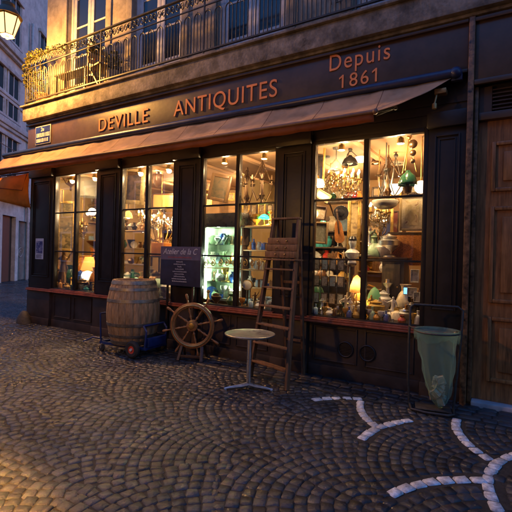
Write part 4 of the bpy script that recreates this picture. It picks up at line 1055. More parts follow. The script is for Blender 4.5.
def table_lamp(P, h, r, shade_mat, label, lit=0.0, base='brass', shape='cone'):
    t = thing('table_lamp', label, 'lamp', P)
    MB().lathe([(0, 0), (h * .22, 0), (h * .22, h * .03), (h * .06, h * .07), (h * .1, h * .25), (h * .04, h * .42), (.008, h * .5), (.008, h * .66), (0, h * .66)], 18).build('base', brass if base == 'brass' else glaze(base), t)
    pr = {'cone': [(r, h * .55), (r * .5, h)], 'dome': [(r, h * .58), (r * .9, h * .74), (r * .5, h * .92), (r * .1, h)], 'globe': [(r * .3, h * .5), (r * .85, h * .6), (r, h * .76), (r * .75, h * .93), (0, h)]}[shape]
    o = MB().lathe(pr, 24).build('lamp_shade', shade_mat, t, 60); md = o.modifiers.new('thick', 'SOLIDIFY'); md.thickness = .004
    if lit: light_in(t, (0, 0, h * .78), lit)
    return t
def shelf_unit(name, label, x0, x1, y0, y1, zs, mat, rz=0.0, back=True):
    t = thing(name, label, 'shelf', (0, 0, 0)); T = .025
    for x in (x0, x1 - T): MB().box(x, x + T, y0, y1, .3, zs[-1] + .3, .003).build('side_panel', mat, t)
    for z in zs: MB().box(x0 + T + .001, x1 - T - .001, y0, y1 - .012, z - T, z, .003).build('shelf', mat, t)
    if back: MB().box(x0, x1, y1 - .01, y1, .3, zs[-1] + .3).build('back_panel', mat, t)
    return t
def along(zs_name, z, x0, x1, y, items, hmax):
    n = len(items); 
    for i, it in enumerate(items):
        kind, colour = it[0], it[1]; k = it[2] if len(it) > 2 else random.uniform(.65, 1.0); x = x0 + (x1 - x0) * (i + .5) / n; P = Vector((x, y + random.uniform(-.04, .04), z + .001)); h = hmax * k
        nm = kind.replace('_body', '').replace('_', ' ')
        lab = f"{colour} {nm} standing on {zs_name}"
        if kind == 'plate': plate(colour, P, h, lab)
        elif kind == 'figurine': figure(P, h, glaze(colour), lab, .4, i % 3)
        elif kind == 'clock': clock(colour, P, h, f"{colour} mantel clock standing on {zs_name}")
        elif kind == 'books': book_row(P - Vector((.08, 0, 0)), 5, h, f"row of {colour} books on {zs_name}", [colour, colour, 'brown'])
        elif kind == 'box':
            o = MB().box(-h * .4, h * .4, -h * .25, h * .25, 0, h * .5, .006).build('wooden_box', glaze(colour)); o.location = P; o.rotation_euler = (0, 0, random.uniform(-.3, .3)); tag(o, f"{colour} box lying on {zs_name}", 'box')
        else: pot(kind, colour, P, h, lab, wide=.9 if kind != 'bowl' else .5)
def on_deck(px, pyb, Y): p = at(px, pyb, Y); p.z = .801; return p

def build_spots():
    # small ceiling spotlights, all lit
    names = ('first', 'second', 'third', 'fourth'); first = None
    for i, (a, b) in enumerate(WIN):
        for x, y, where in ((a * .78 + b * .22, .175, 'at the left, close behind'), (a * .22 + b * .78, .175, 'at the right, close behind'), ((a + b) / 2 - 1.0, 1.9, 'deep in the room behind')):
            lab = f"small lit ceiling spotlight {where} the {names[i]} window"
            if first is None:
                t = thing('ceiling_spotlight', lab, 'spotlight', (x, y, CEIL), 0, 'ceiling spotlights in the shop')
                MB().lathe([(0, -.001), (.05, -.001), (.05, -.02), (.012, -.02), (.012, -.06), (0, -.06)], 16).build('mount', brass, t)
                MB().lathe([(.015, -.06), (.04, -.075), (.05, -.15), (.046, -.15), (.036, -.08), (0, -.07)], 18).build('housing', brass, t)
                MB().lathe([(0, -.138), (.044, -.138), (.04, -.125), (0, -.125)], 18).build('bulb', glow('spot_bulb', (1, .74, .42), 30.0), t)
                light_in(t, (0, 0, -.17), SPOT_W * .55, (1, .67, .33), .045); first = t
            else:
                c = copy_thing(first); c.location = (x, y, CEIL); c['label'] = lab
                for ch in c.children:
                    if ch.type == 'LIGHT': ch.data = ch.data.copy(); ch.data.energy = SPOT_W * ((.55, .6, .5, .45) if y < 1 else (1.6, 1.6, 1.3, 1.2))[i]
build_spots()

def build_window_one():
    # furthest window: end wall close by
    t = thing('wall_ornament', 'dark carved wooden wall bracket hanging high in the first window', 'ornament', at(71, 182, .5), .5)
    m = MB(); m.lathe([(0, -.22), (.03, -.18), (.02, -.1), (.09, -.02), (.05, .04), (.12, .1), (.08, .18), (.02, .24), (0, .25)], 12, sy=.5)
    for s_ in (-1, 1): m.tube([(0, 0, -.1), (s_ * .1, -.03, -.04), (s_ * .15, -.04, .06), (s_ * .08, -.05, .12)], [.02, .018, .014, .01], 6); m.tube([(0, 0, .1), (s_ * .12, -.02, .16), (s_ * .16, -.03, .24)], [.02, .015, .008], 6)
    m.build('carving', dark_wood, t)
    pendant(90, 186, .75, 22, 22, cloth_mat('grey_beaded_cloth', (.35, .33, .27), .35), 'large grey drum lampshade hanging high in the first window', 'drum', 0)
    pic(66, 226, .55, 17, 50, gilt, [(.1, .06, .03), (.2, .14, .06), (.05, .04, .02), (.3, .2, .09)], 'tall gilt framed old painting leaning in the first window', .75, 0, .06, scale=6)
    pic(74, 238, 1.15, 9, 28, gilt, [(.2, .12, .05), (.45, .3, .12), (.1, .06, .03)], 'narrow gilt framed painting behind the tall leaning painting in the first window', .75)
    P = at(92, 214, .62); t = thing('globe_lamp', 'bright white glass globe lamp lit in the first window', 'lamp', P)
    MB().ball((0, 0, .05), .085, 16).build('glass', glow('white_globe', (1, .84, .58), 6.5), t); MB().lathe([(0, -.06), (.03, -.06), (.05, -.03), (0, -.025)], 12).tube([(0, 0, -.05), (.08, .06, -.1), (.1, .1, -.28), (.02, .1, -.35)], .012, 6).build('bracket', brass, t); light_in(t, (0, -.12, .0), SHADE_W * 1.3)
    Y = 1.35; zs = [at(86, py, Y).z for py in (292, 256, 240, 222, 205)]; x0, x1 = at(64, 240, Y).x - .4, at(97, 240, Y).x + .1
    shelf_unit('shelf_unit', 'cream wooden shelf unit full of small antiques behind the first window', x0, x1, Y, Y + .32, zs, cream_wood)
    N = 'shelf behind the first window'
    along('the top ' + N, zs[4], x0 + .1, x1 - .1, Y + .14, [('vase', 'ochre'), ('urn', 'white'), ('plate', 'pale blue'), ('jug', 'brown'), ('goblet', 'silver'), ('vase', 'red')], .24)
    along('the second ' + N, zs[3], x0 + .1, x1 - .1, Y + .14, [('ginger_jar', 'white'), ('books', 'brown'), ('figurine', 'bronze'), ('bowl', 'cream'), ('clock', 'gold'), ('carafe', 'amber')], .24)
    along('the third ' + N, zs[2], x0 + .1, x1 - .1, Y + .14, [('box', 'turquoise'), ('plate', 'turquoise'), ('vase', 'turquoise'), ('bowl', 'white'), ('box', 'pale blue'), ('bottle', 'dark green')], .22)
    along('the lowest ' + N, zs[1], x0 + .1, x1 - .1, Y + .14, [('vase', 'cream'), ('teapot_body', 'white'), ('candlestick', 'gold'), ('urn', 'bronze'), ('plate', 'orange'), ('jug', 'white')], .26)
    p = on_deck(63, 288, .34); figure(p, (at(66, 250, .34) - at(63, 289, .34)).z, glaze('bronze'), 'tall dark bronze statue of a draped figure with one raised arm in the first window', .9, 0, name='bronze_statue', robe=glaze('bronze'))
    P = at(89, 262, .9); table_lamp(Vector((P.x, P.y, .81)), P.z - .81 + .12, .19, glow('orange_shade', (1, .33, .06), .8), 'lit orange fabric lampshade on a lamp in the first window', SHADE_W * .7, 'cream')
    P = on_deck(87, 290, .42); table_lamp(P, .42, .13, glow('flower_shade', (1, .78, .42), 1.7), 'white flower shaped glass lamp lit on the first window deck', SHADE_W * .6, 'bronze', 'globe')
    for px, k, c, h in ((79, 'bottle', 'black', .30), (82.5, 'urn', 'bronze', .26), (76, 'ginger_jar', 'white', .16), (91.5, 'jug', 'black', .2), (83, 'bowl', 'white', .1), (58, 'vase', 'white', .18), (70.5, 'candlestick', 'gold', .27)):
        pot(k, c, on_deck(px, 290, .22 + .1 * random.random()), h, f"{c} {k.replace('_', ' ')} on the display deck of the first window", wide=.9 if k != 'bowl' else .9)
    pic(84, 268, .95, 14, 26, gilt, [(.5, .2, .05), (.65, .35, .1), (.3, .12, .04)], 'orange toned painting in a gilt frame low in the first window', .7)
build_window_one()

def build_window_two():
    pic(134, 186, .42, 23, 37, M('pale_gilt', (.42, .3, .14), .45, .3, .2, 20), [(.008, .006, .005), (.02, .012, .008), (.09, .05, .03), (.01, .007, .006)], 'dark flower painting in a wide pale gilt frame in the second window', .45, .04, .085, scale=11)
    pendant(158, 181, .8, 11, 13, M('brown_glass_bowl', (.2, .1, .05), .3), 'hanging lamp with a small brown glass bowl in the second window', 'bowl', SHADE_W, 3)
    pic(165, 201, 1.9, 26, 15, dark_wood, [(.7, .32, .08), (.62, .28, .07), (.75, .4, .12)], 'wide orange wall hanging high behind the second window', .45, 0, .03, scale=2)
    chandelier(161, 224, .75, 32, 46, brass, 'large brass chandelier heavy with crystals in the second window', 10, 44, SHADE_W * 1.2)
    Y = .85; zs = [at(133, py, Y).z for py in (300, 283, 264, 248, 230)]; x0, x1 = at(112, 240, Y).x, at(150, 240, Y).x
    shelf_unit('shelf_unit', 'pale wooden shelf unit of dishes behind the second window', x0, x1, Y, Y + .3, zs, cream_wood, back=False)
    N = 'shelf behind the second window'
    along('the top ' + N, zs[4], x0 + .06, x1 - .06, Y + .13, [('bowl', 'white'), ('jug', 'bronze'), ('teapot_body', 'silver'), ('vase', 'black'), ('urn', 'cream'), ('carafe', 'amber'), ('goblet', 'silver')], .24)
    along('the second ' + N, zs[3], x0 + .06, x1 - .06, Y + .13, [('goblet', 'gold'), ('vase', 'dark green'), ('bowl', 'black'), ('plate', 'white'), ('jug', 'brown'), ('bottle', 'black'), ('ginger_jar', 'pale blue')], .2)
    along('the third ' + N, zs[2], x0 + .06, x1 - .06, Y + .13, [('box', 'cream'), ('box', 'white'), ('teapot_body', 'bronze'), ('bowl', 'ochre'), ('urn', 'silver'), ('plate', 'cream')], .2)
    along('the lowest ' + N, zs[1], x0 + .06, x1 - .06, Y + .13, [('plate', 'pale green'), ('vase', 'pale green'), ('bowl', 'pale green'), ('carafe', 'pale green'), ('goblet', 'white'), ('jug', 'pale green')], .22)
    o = MB().box(-.16, .16, -.12, .12, 0, .26, .01).build('orange_box', M('orange_card', (.75, .25, .04), .6)); P = at(161, 256, .62); o.location = P; tag(o, 'plain orange box on a dark stand under the crystal chandelier', 'box')
    t = thing('plant_stand', 'dark wooden stand holding an orange box in the second window', 'stand', (P.x, P.y, .3)); H = P.z - .3
    MB().box(-.18, .18, -.14, .14, H - .03, H - .002, .004).build('top', dark_wood, t)
    for x in (-.15, .15):
        for y in (-.11, .11): MB().box(x - .015, x + .015, y - .015, y + .015, 0, H - .032).build('leg', dark_wood, t)
    P = on_deck(136, 290, .4); table_lamp(P, .34, .16, glow('green_white_glass', (.62, 1, .55), .75), 'pale green glass lampshade lit low in the second window', SHADE_W * .35, 'brass', 'dome')
    P = on_deck(160, 290, .36); table_lamp(P, .36, .17, M('mint_shade', (.5, .72, .58), .5), 'unlit mint green cone lampshade low in the second window', 0, 'white')
    for px, k, c, h in ((168, 'urn', 'white', .34), (172, 'vase', 'cream', .26), (151, 'vase', 'black', .22), (146, 'figurine', 'cream', .3), (126, 'bowl', 'silver', .1), (166, 'bowl', 'white', .12), (130, 'jug', 'white', .2)):
        P = on_deck(px, 290, .22 + .06 * random.random())
        if k == 'figurine': figure(P, h, glaze(c), 'cream porcelain figurine on the display deck of the second window', .6, 1)
        else: pot(k, c, P, h, f"{c} {k} on the display deck of the second window", wide=.9)
    pic(168, 262, 1.3, 22, 30, gilt, [(.4, .28, .14), (.6, .5, .35), (.15, .1, .06)], 'gilt framed painting behind the orange box in the second window', .5)
build_window_two()

def build_window_three():
    pic(216, 156, .75, 22, 13, dark_wood, [(.5, .4, .26), (.6, .48, .3), (.3, .2, .1)], 'small dark framed picture hung high and slanted in the third window', .3, -.28, .03)
    pic(220, 188, .6, 22, 27, M('brown_frame', (.13, .07, .03), .4), [(.05, .035, .018), (.12, .075, .035), (.07, .055, .03), (.03, .02, .012)], 'brown framed old landscape painting hung askew in the third window', .3, .2, .06, scale=8)
    chandelier(262, 182, .75, 22, 44, glaze('bronze'), 'dark bronze chandelier on long chains in the third window', 6, 0, 0, True)
    chandelier(247, 186, 1.2, 14, 40, glaze('bronze'), 'second bronze chandelier hanging further back left of the dark one', 5, 0, 0, True)
    # lit glass cabinet
    Y = .35; a, b = at(203.5, 260, Y), at(239.5, 260, Y); z1 = at(220, 213, Y).z; x0, x1 = a.x, b.x
    t = thing('display_cabinet', 'lit glass display cabinet with a black top in the third window', 'cabinet', (0, 0, 0))
    D = .38; zt = at(220, 227, Y).z
    MB().box(x0, x1, Y, Y + D, zt, z1, .01).build('top', glaze('black'), t)
    MB().box(x0, x1, Y, Y + D, .803, .86, .008).build('base', glaze('black'), t)
    for x in (x0, x1 - .018):
        for y in (Y, Y + D - .018): MB().box(x, x + .018, y, y + .018, .861, zt - .001).build('post', steel, t)
    zs = [.862 + (zt - .862) * q for q in (.0, .25, .5, .76)]
    for z in zs[1:]: MB().box(x0 + .02, x1 - .02, Y + .02, Y + D - .02, z - .008, z).build('glass_shelf', vit_glass, t)
    MB().box(x0 + .019, x1 - .019, Y + .004, Y + .009, .862, zt - .002).build('glass_door', vit_glass, t)
    MB().box(x0 + .019, x1 - .019, Y + D - .008, Y + D - .003, .862, zt - .002).build('back_panel', M('pale_green_back', (.5, .62, .5), .6), t)
    MB().box(x0 + .019, x0 + .024, Y + .02, Y + D - .02, .862, zt - .002).build('side_panel', M('pale_green_back', (.5, .62, .5), .6), t)
    for q in (x0 + .03, x1 - .05):
        MB().box(q, q + .02, Y + .025, Y + .045, .87, zt - .01).build('light_strip', glow('cabinet_strip', (.9, 1, .72), 3.5), t)
    for q, zz in ((x0 + .2, zt - .08), (x1 - .2, zt - .5), (x0 + .2, 1.3), (x1 - .2, 1.05)): light_in(t, (q, Y + .12, zz), VIT_W / 3, (.92, 1, .72), .02)
    N = 'shelf of the lit glass cabinet'
    S = [('the bottom ' + N, [('plate', 'cobalt blue', .9), ('vase', 'pale green'), ('box', 'cobalt blue', .7), ('goblet', 'silver'), ('figurine', 'white'), ('bottle', 'dark green'), ('books', 'white', .7), ('candlestick', 'silver')]),
         ('the second ' + N, [('figurine', 'bronze'), ('bottle', 'pale green'), ('teapot_body', 'white', .55), ('goblet', 'gold'), ('candlestick', 'gold'), ('vase', 'cobalt blue', .7), ('goblet', 'white'), ('figurine', 'pale blue')]),
         ('the third ' + N, [('vase', 'white', .8), ('jug', 'pale blue', .7), ('goblet', 'pale green'), ('figurine', 'pale green'), ('box', 'white', .5), ('bottle', 'amber'), ('carafe', 'pale blue', .8), ('candlestick', 'bronze')]),
         ('the top ' + N, [('plate', 'pale green', .7), ('urn', 'silver', .7), ('goblet', 'cobalt blue'), ('vase', 'pale blue', .7), ('carafe', 'dark green', .7), ('figurine', 'cream'), ('bottle', 'pale blue', .9), ('goblet', 'amber', .6)])]
    for z, (nm, its) in zip(zs, S): along(nm, z + .001, x0 + .05, x1 - .05, Y + .17, its, .25)
    # gilt scroll ornaments along the glass
    for gi, px in enumerate((206, 213, 220, 227, 234, 245, 252, 259, 266)):
        P = at(px, 263, .14); m = MB(); k = .055
        m.tube([(k * (.2 + .7 * q / 14) * math.cos(q * .55), 0, k * 1.3 * (.2 + .7 * q / 14) * math.sin(q * .55)) for q in range(15)], .008, 5).ball((0, 0, 0), .014, 6)
        o = m.build('gilt_ornament', gilt); o.location = P; o.rotation_euler = (0, 0, .05); tag(o, f"{('first', 'second', 'third', 'fourth', 'fifth', 'sixth', 'seventh', 'eighth', 'last')[gi]} curled gilt ornament from the left across the third window", 'ornament', 'gilt ornaments across the third window')
    m = MB(); aa, bb = at(203, 267.5, .14), at(272, 270, .14); m.tube([aa, Vector((bb.x, bb.y, aa.z))], .007, 6); tag(m.build('gilt_rail', gilt), 'thin gilt rail carrying the curled ornaments across the third window', 'rail')
    # second cabinet with books and blue boxes
    Y = .5; x0, x1 = at(241, 260, Y).x, at(276, 260, Y).x; z1 = at(262, 225.5, Y).z
    t = thing('bookcase', 'open wooden bookcase with blue boxes right of the lit cabinet', 'bookcase', (0, 0, 0))
    zs = [at(262, py, Y).z for py in (306, 288, 270, 250)]
    for x in (x0, x1 - .03): MB().box(x, x + .03, Y, Y + .3, .3, z1 - .03, .004).build('side_panel', dark_wood, t)
    MB().box(x0, x1, Y - .02, Y + .3, z1 - .029, z1, .006).build('top', M('warm_top', (.4, .24, .11), .5), t)
    for z in zs: MB().box(x0 + .031, x1 - .031, Y + .01, Y + .29, z - .02, z, .003).build('shelf', cream_wood, t)
    N = 'shelf of the bookcase in the third window'
    S = [('the bottom ' + N, [('box', 'pale blue', .8), ('figurine', 'cream'), ('bowl', 'white', .5), ('plate', 'white'), ('books', 'cobalt blue'), ('vase', 'amber')]),
         ('the second ' + N, [('vase', 'white'), ('goblet', 'black'), ('box', 'white', .7), ('books', 'pale blue'), ('box', 'cobalt blue', .7), ('figurine', 'bronze'), ('plate', 'cream', .7)]),
         ('the third ' + N, [('goblet', 'silver'), ('figurine', 'white'), ('plate', 'pale blue', .8), ('books', 'grey'), ('box', 'silver', .6), ('candlestick', 'gold'), ('bottle', 'dark green')]),
         ('the top ' + N, [('carafe', 'amber'), ('bottle', 'cobalt blue'), ('jug', 'white', .7), ('box', 'pale blue', .6), ('books', 'cobalt blue'), ('figurine', 'gold'), ('goblet', 'red')])]
    for z, (nm, its) in zip(zs, S): along(nm, z + .001, x0 + .06, x1 - .06, Y + .13, its, .2)
    P = at(264, 225, Y + .1); P.z = z1 + .001
    table_lamp(P, .2, .1, glow('emerald_glass', (.02, .75, .28), .7), "emerald green glass shade of the banker's lamp on top of the bookcase", SHADE_W * .25, 'brass', 'dome')
    Y2 = 1.3
    for i, (px, c) in enumerate(((246, 'gilt'), (254, 'dark'), (262, 'gilt'), (270, 'dark'))):
        pic(px, 210, Y2, 7.5, 13, gilt if c == 'gilt' else dark_wood, [(.6, .5, .35), (.2, .12, .05), (.45, .3, .12)], ['gilt framed miniature furthest left in the row behind the bookcase', 'dark framed miniature left in the row behind the bookcase', 'gilt framed miniature right of centre behind the bookcase', 'dark framed miniature furthest right in the row behind the bookcase'][i], .35, 0, .03, scale=14)
    for px, k, c, h in ((244, 'vase', 'amber', .22), (249, 'figurine', 'bronze', .3), (256, 'urn', 'gold', .22), (270, 'candlestick', 'gold', .26)):
        P = at(px, 225, Y + .12); P.z = z1 + .001
        if k == 'figurine': figure(P, h, glaze(c), 'bronze figurine standing on top of the bookcase', .4, 2)
        else: pot(k, c, P, h, f"{c} {k} standing on top of the bookcase")
    P = on_deck(247, 305, .24); t = thing('alarm_clock', 'round white faced clock on a stand in front of the bookcase', 'clock', P, .3)
    zc = at(247, 285, .24).z - .8
    MB().disc((0, .03, zc), .085, .05, 28, 'y').build('case', glaze('gold'), t); MB().disc((0, -.022, zc), .072, .008, 28, 'y').build('dial', M('bright_dial', (.8, .78, .7), .4), t)
    MB().tube([(0, 0, 0), (0, 0, zc - .085)], .014, 8).lathe([(0, 0), (.07, 0), (.06, .02), (0, .025)], 16).build('stand', glaze('bronze'), t)
    for px, k, c, h in ((208, 'candlestick', 'gold', .24), (216, 'urn', 'bronze', .2), (231, 'vase', 'dark green', .2), (255, 'figurine', 'bronze', .28), (262, 'bowl', 'silver', .12), (268, 'jug', 'pale blue', .2)):
        P = on_deck(px, 305, .2)
        if k == 'figurine': figure(P, h, glaze(c), 'bronze figurine on the display deck of the third window', .4, 0)
        else: pot(k, c, P, h, f"{c} {k} on the display deck of the third window", wide=.9)
build_window_three()

def build_window_four():
    # upper left pane
    pic(320, 164, .5, 10, 42, gilt, None, 'tall narrow gilt mirror at the left edge of the fourth window', .35, .02, .035, name='mirror', cat='mirror', mirror=True)
    P = at(319, 183, .42); t = thing('wall_lamp', 'small lit white glass wall lamp beside the narrow mirror in the fourth window', 'lamp', P)
    MB().lathe([(.02, .06), (.06, .05), (.085, -.02), (.075, -.06), (0, -.07)], 18).build('lamp_shade', glow('white_wall_shade', (1, .82, .52), 3.2), t); MB().tube([(0, 0, .06), (-.04, .05, .12), (-.1, .07, .1), (-.14, .08, 0)], .012, 6).build('arm', brass, t); light_in(t, (.02, -.12, -.06), SHADE_W * .7)
    pic(323, 196, .7, 16, 9, cream_wood, [(.5, .42, .3), (.65, .55, .4)], 'pale framed print hung askew below the wall lamp in the fourth window', .3, .55, .025)
    pendant(336, 165, .55, 13, 11, M('smoked_glass_shade', (.35, .3, .22), .25), 'smoked glass pendant lamp left of the iron lamp in the fourth window', 'dome', 0, 1)
    pendant(350, 160, .7, 16, 9, M('wrought_iron', (.02, .018, .016), .5, .6), 'dark wrought iron pendant shade above the crystal chandelier', 'dome', 0, 3)
    chandelier(348, 181, .8, 22, 24, brass, 'small brass chandelier of bright crystals in the fourth window', 8, 20, SHADE_W * .8)
    o = MB().lathe([(0, -.07), (.09, -.06), (.13, 0), (.1, .07), (.05, .09), (0, .09)], 20).build('red_lampshade', M('dark_red_silk', (.38, .02, .025), .6)); P = at(351, 197, 1.5); o.location = P; tag(o, 'dark red silk lampshade on the high shelf in the fourth window', 'lampshade')
    a, b = at(326, 203, 1.5), at(362, 203, 1.5); t = thing('wall_shelf', 'dark high wall shelf carrying a red lampshade in the fourth window', 'shelf', (0, 0, 0)); MB().box(a.x, b.x, 1.4, 1.65, P.z - .10, P.z - .072, .004).build('board', dark_wood, t)
    for x in (a.x + .1, b.x - .1): MB().bar((x, 1.42, P.z - .105), (x, 1.64, P.z - .3), .02).build('bracket', dark_wood, t)
    for px, k, c in ((333, 'urn', 'dark green'), (342, 'bowl', 'cream'), (359, 'vase', 'amber')):
        q = at(px, 200, 1.5); q.z = P.z - .071; pot(k, c, q, .16, f"{c} {k} on the high wall shelf in the fourth window", wide=.8)
    # upper right pane
    chandelier(388, 178, .75, 26, 46, glaze('bronze'), 'dark chandelier frame hanging on three thin chains in the fourth window', 3, 0, 0, True)
    t = pendant(408, 178, .38, 19, 15, M('dark_green_glass', (.012, .06, .035), .16, 0, .1), 'dark green glass pendant lamp with brass counterweights in the fourth window', 'dome', 0, 3, rodm=brass)
    P = at(413, 144, .36)
    MB().ball((0, 0, 0), .06, 12).ball((0, 0, -.12), .045, 12).ball((0, 0, -.23), .035, 10).build('counterweight', glaze('bronze'), t).location = P - t.location
    MB().lathe([(0, -.22), (.05, -.2), (.07, -.13), (.03, -.1), (.02, 0), (0, 0)], 14).build('finial', glaze('bronze'), t)
    P = at(421, 187, .5); t = thing('globe_lamp', 'white opaline globe lamp at the right edge of the fourth window', 'lamp', P); MB().ball((0, 0, 0), .09, 14).build('glass', glow('opal_globe', (1, .86, .6), 1.0), t); MB().tube([(0, 0, .085), (0, 0, CEIL - P.z)], .008, 6).build('rod', brass, t)
    pendant(385, 205, .6, 26, 9, M('alabaster_bowl', (.55, .5, .42), .3, 0, .2, 9), 'wide alabaster bowl lamp hanging low in the fourth window', 'bowl', 0, 3)
    pendant(395, 190, 1.2, 16, 10, glow('cream_bowl', (1, .8, .5), .9), 'lit cream glass bowl lamp further back in the fourth window', 'bowl', SHADE_W, 3)
    # middle left
    pic(319, 213, .45, 15, 14, dark_wood, [(.5, .42, .3), (.3, .22, .14), (.6, .5, .38)], 'small dark framed engraving at the left of the fourth window', .3, .12, .02, scale=18)
    pic(321, 233, .4, 14, 22, cream_wood, [(.45, .42, .32), (.25, .25, .18), (.55, .5, .4)], 'cream framed drawing leaning below the engraving in the fourth window', .3, .05, .03, scale=10)
    P = at(341, 213, .65); o = MB().disc((0, 0, 0), .115, .04, 28, 'y').lathe([(0, .0), (.06, .0), (.05, .05), (0, .06)], 20, (0, 0, 0), Matrix.Rotation(R(90), 4, 'X')).build('round_hat', glaze('black')); o.location = P; o.rotation_euler = (0, .2, .3); tag(o, 'round black hat hanging above the violin in the fourth window', 'hat')
    P = at(339, 232, .6); t = thing('violin', 'orange brown violin hanging upright in the fourth window', 'violin', P, .3); t.rotation_euler = (0, -.12, .3)
    m = MB(); pts = []
    for q in range(40):
        a = 2 * math.pi * q / 40; z = .17 * math.cos(a); r_ = .085 + .02 * math.cos(2 * a) - (.02 * math.cos(a)); pts.append((r_ * math.sin(a), z))
    m.prism(pts, -.025, .02); m.build('body', M('violin_varnish', (.45, .17, .04), .25, 0, .3, 10), t)
    MB().box(-.012, .012, -.04, -.026, -.02, .30, .003).lathe([(0, .3), (.018, .31), (.014, .34), (0, .35)], 10, (0, -.03, 0)).build('neck', dark_wood, t)
    pic(354, 226, 1.0, 13, 50, gilt, [(.3, .2, .08), (.5, .36, .16), (.16, .1, .05)], 'tall gilt framed panel painting right of the violin', .25, 0, .05, scale=8)
    t = thing('bust', 'white plaster bust wearing a dark cap in the fourth window', 'bust', at(352, 262, .5), .3); t.scale = (.72, .72, .8)
    MB().lathe([(0, -.02), (.09, -.02), (.08, .02), (.05, .05), (.12, .1), (.15, .17), (.1, .22), (.05, .24), (.05, .28), (0, .28)], 22, sy=.7).lathe([(0, .27), (.05, .28), (.075, .34), (.078, .39), (.05, .45), (0, .46)], 20, sy=1.1).box(-.012, .012, -.105, -.07, .34, .38, .005).build('head', glaze('white'), t)
    MB().lathe([(.082, .39), (.086, .42), (.06, .47), (0, .485)], 20, sy=1.12).build('cap', glaze('black'), t)
    P = at(352, 262, .5); o = MB().lathe([(0, 0), (.08, 0), (.08, .03), (.045, .06), (.04, P.z - .87), (.065, P.z - .84), (.065, P.z - .82), (0, P.z - .82)], 20).build('pedestal', dark_wood); o.location = (P.x, P.y, .801); tag(o, 'slim dark turned pedestal under the white plaster bust', 'pedestal')
    # card rack
    Yr = .3; t = thing('card_rack', 'dark wire rack holding rows of small framed cards in the fourth window', 'rack', (0, 0, 0))
    xs = [at(px, 280, Yr).x for px in (317, 325, 333, 341)]; zs = [at(325, py, Yr).z for py in (298, 281, 264.5)]
    m = MB()
    for x in [xs[0] - .055] + [(a + b) / 2 for a, b in zip(xs, xs[1:])] + [xs[-1] + .055]: m.tube([(x, Yr, .802), (x, Yr, zs[-1] + .11)], .005, 5)
    for z in zs: m.tube([(xs[0] - .055, Yr, z - .085), (xs[-1] + .055, Yr, z - .085)], .005, 5)
    m.build('wire_frame', iron, t)
    k = 0
    for iz, z in enumerate(zs):
        for ix, x in enumerate(xs):
            c = thing('framed_card', f"{('leftmost', 'second', 'third', 'rightmost')[ix]} framed card in the {('bottom', 'middle', 'top')[iz]} row of the wire card rack", 'card', (x, Yr - .02, z), .06, 'framed cards in the wire rack')
            wv, hv = .048, .078
            MB().box(-wv, wv, 0, .012, -hv, hv, .003).build('frame', dark_wood, c)
            MB().box(-wv + .01, wv - .01, -.003, -.0005, -hv + .01, hv - .01).build('print', picture_mat('card_print_%d' % k, [(.7, .62, .48), (.62, .52, .36), (.14, .1, .07)] if (ix + iz) % 3 else [(.35, .6, .58), (.6, .6, .5), (.1, .14, .14)], 22, k), c); k += 1
    P = on_deck(333, 306, .24); o = MB().box(-.15, .12, -.06, .06, 0, .1, .008).build('cream_box', glaze('cream')); o.location = P; tag(o, 'long cream box lying in front of the wire card rack', 'box')
    for px, k, c, h in ((319, 'bowl', 'black', .1), (345, 'figurine', 'cream', .34), (350, 'figurine', 'white', .3), (356, 'figurine', 'ochre', .27), (347.5, 'vase', 'cream', .2), (353, 'bowl', 'brown', .09), (360, 'urn', 'white', .26)):
        P = on_deck(px, 310, .2 + .1 * random.random())
        if k == 'figurine': figure(P, h, glaze(c), f'{c} porcelain figurine on the display deck of the fourth window', .3, (int(px)) % 3, robe=glaze(c))
        else: pot(k, c, P, h, f"{c} {k} on the display deck of the fourth window", wide=.9)
    for px, py, Y, c, h in ((347, 290, .5, 'cream', .36), (358, 285, .55, 'ochre', .4)):
        P = on_deck(px, 310, Y); figure(P, h, glaze(c), f'larger {c} figurine behind the small ones in the fourth window', .3, 1, robe=glaze(c))
    P = on_deck(356, 312, .5); table_lamp(P, .6, .105, cloth_mat('beige_silk', (.5, .38, .2), .5), 'beige silk lampshade standing behind the porcelain figurines', SHADE_W * .5, 'brass', 'dome')
    # middle and lower right
    Ys = .62; z = at(385, 257, Ys).z; a, b = at(366, 257, Ys).x, at(408, 257, Ys).x
    t = thing('side_cabinet', 'tall dark cabinet with a flat top in the right half of the fourth window', 'cabinet', (0, 0, 0))
    c0, c1 = at(381.5, 285, Ys).x, at(403.5, 285, Ys).x
    MB().box(a, b, Ys - .03, Ys + .4, z - .03, z, .006).build('top', dark_wood, t); MB().box(c0, c1, Ys, Ys + .36, .3, z - .032, .006).build('body', M('dark_olive_wood', (.075, .052, .03), .5, 0, .35, 5, wood=(7, 7, 1)), t)
    MB().box(c0 + .05, c1 - .05, Ys - .012, Ys - .002, .9, z - .1, .008).build('door', M('dark_olive_wood', (.075, .052, .03), .5), t)
    MB().ball((c1 - .08, Ys - .02, 1.25), .012, 8).build('knob', brass, t)
    for px, k, c, h in ((369, 'candlestick', 'silver', .42), (374, 'carafe', 'pale green', .34), (379, 'figurine', 'bronze', .4), (384, 'vase', 'white', .3), (388.5, 'urn', 'silver', .34), (371.5, 'goblet', 'white', .2)):
        P = at(px, 257, Ys + .12); P.z = z + .001
        if k == 'figurine': figure(P, h, glaze(c), 'bronze figurine on top of the tall dark cabinet', .3, 0)
        else: pot(k, c, P, h, f"{c} {k} on top of the tall dark cabinet")
    chandelier(378, 214, .95, 20, 18, brass, 'brass crystal chandelier hanging low behind the alabaster bowl', 6, 16, SHADE_W * .7)
    pic(386, 233, 1.15, 14, 48, gilt, None, 'tall gilt mirror standing behind the dark cabinet', .2, 0, .05, name='mirror', cat='mirror', mirror=True)
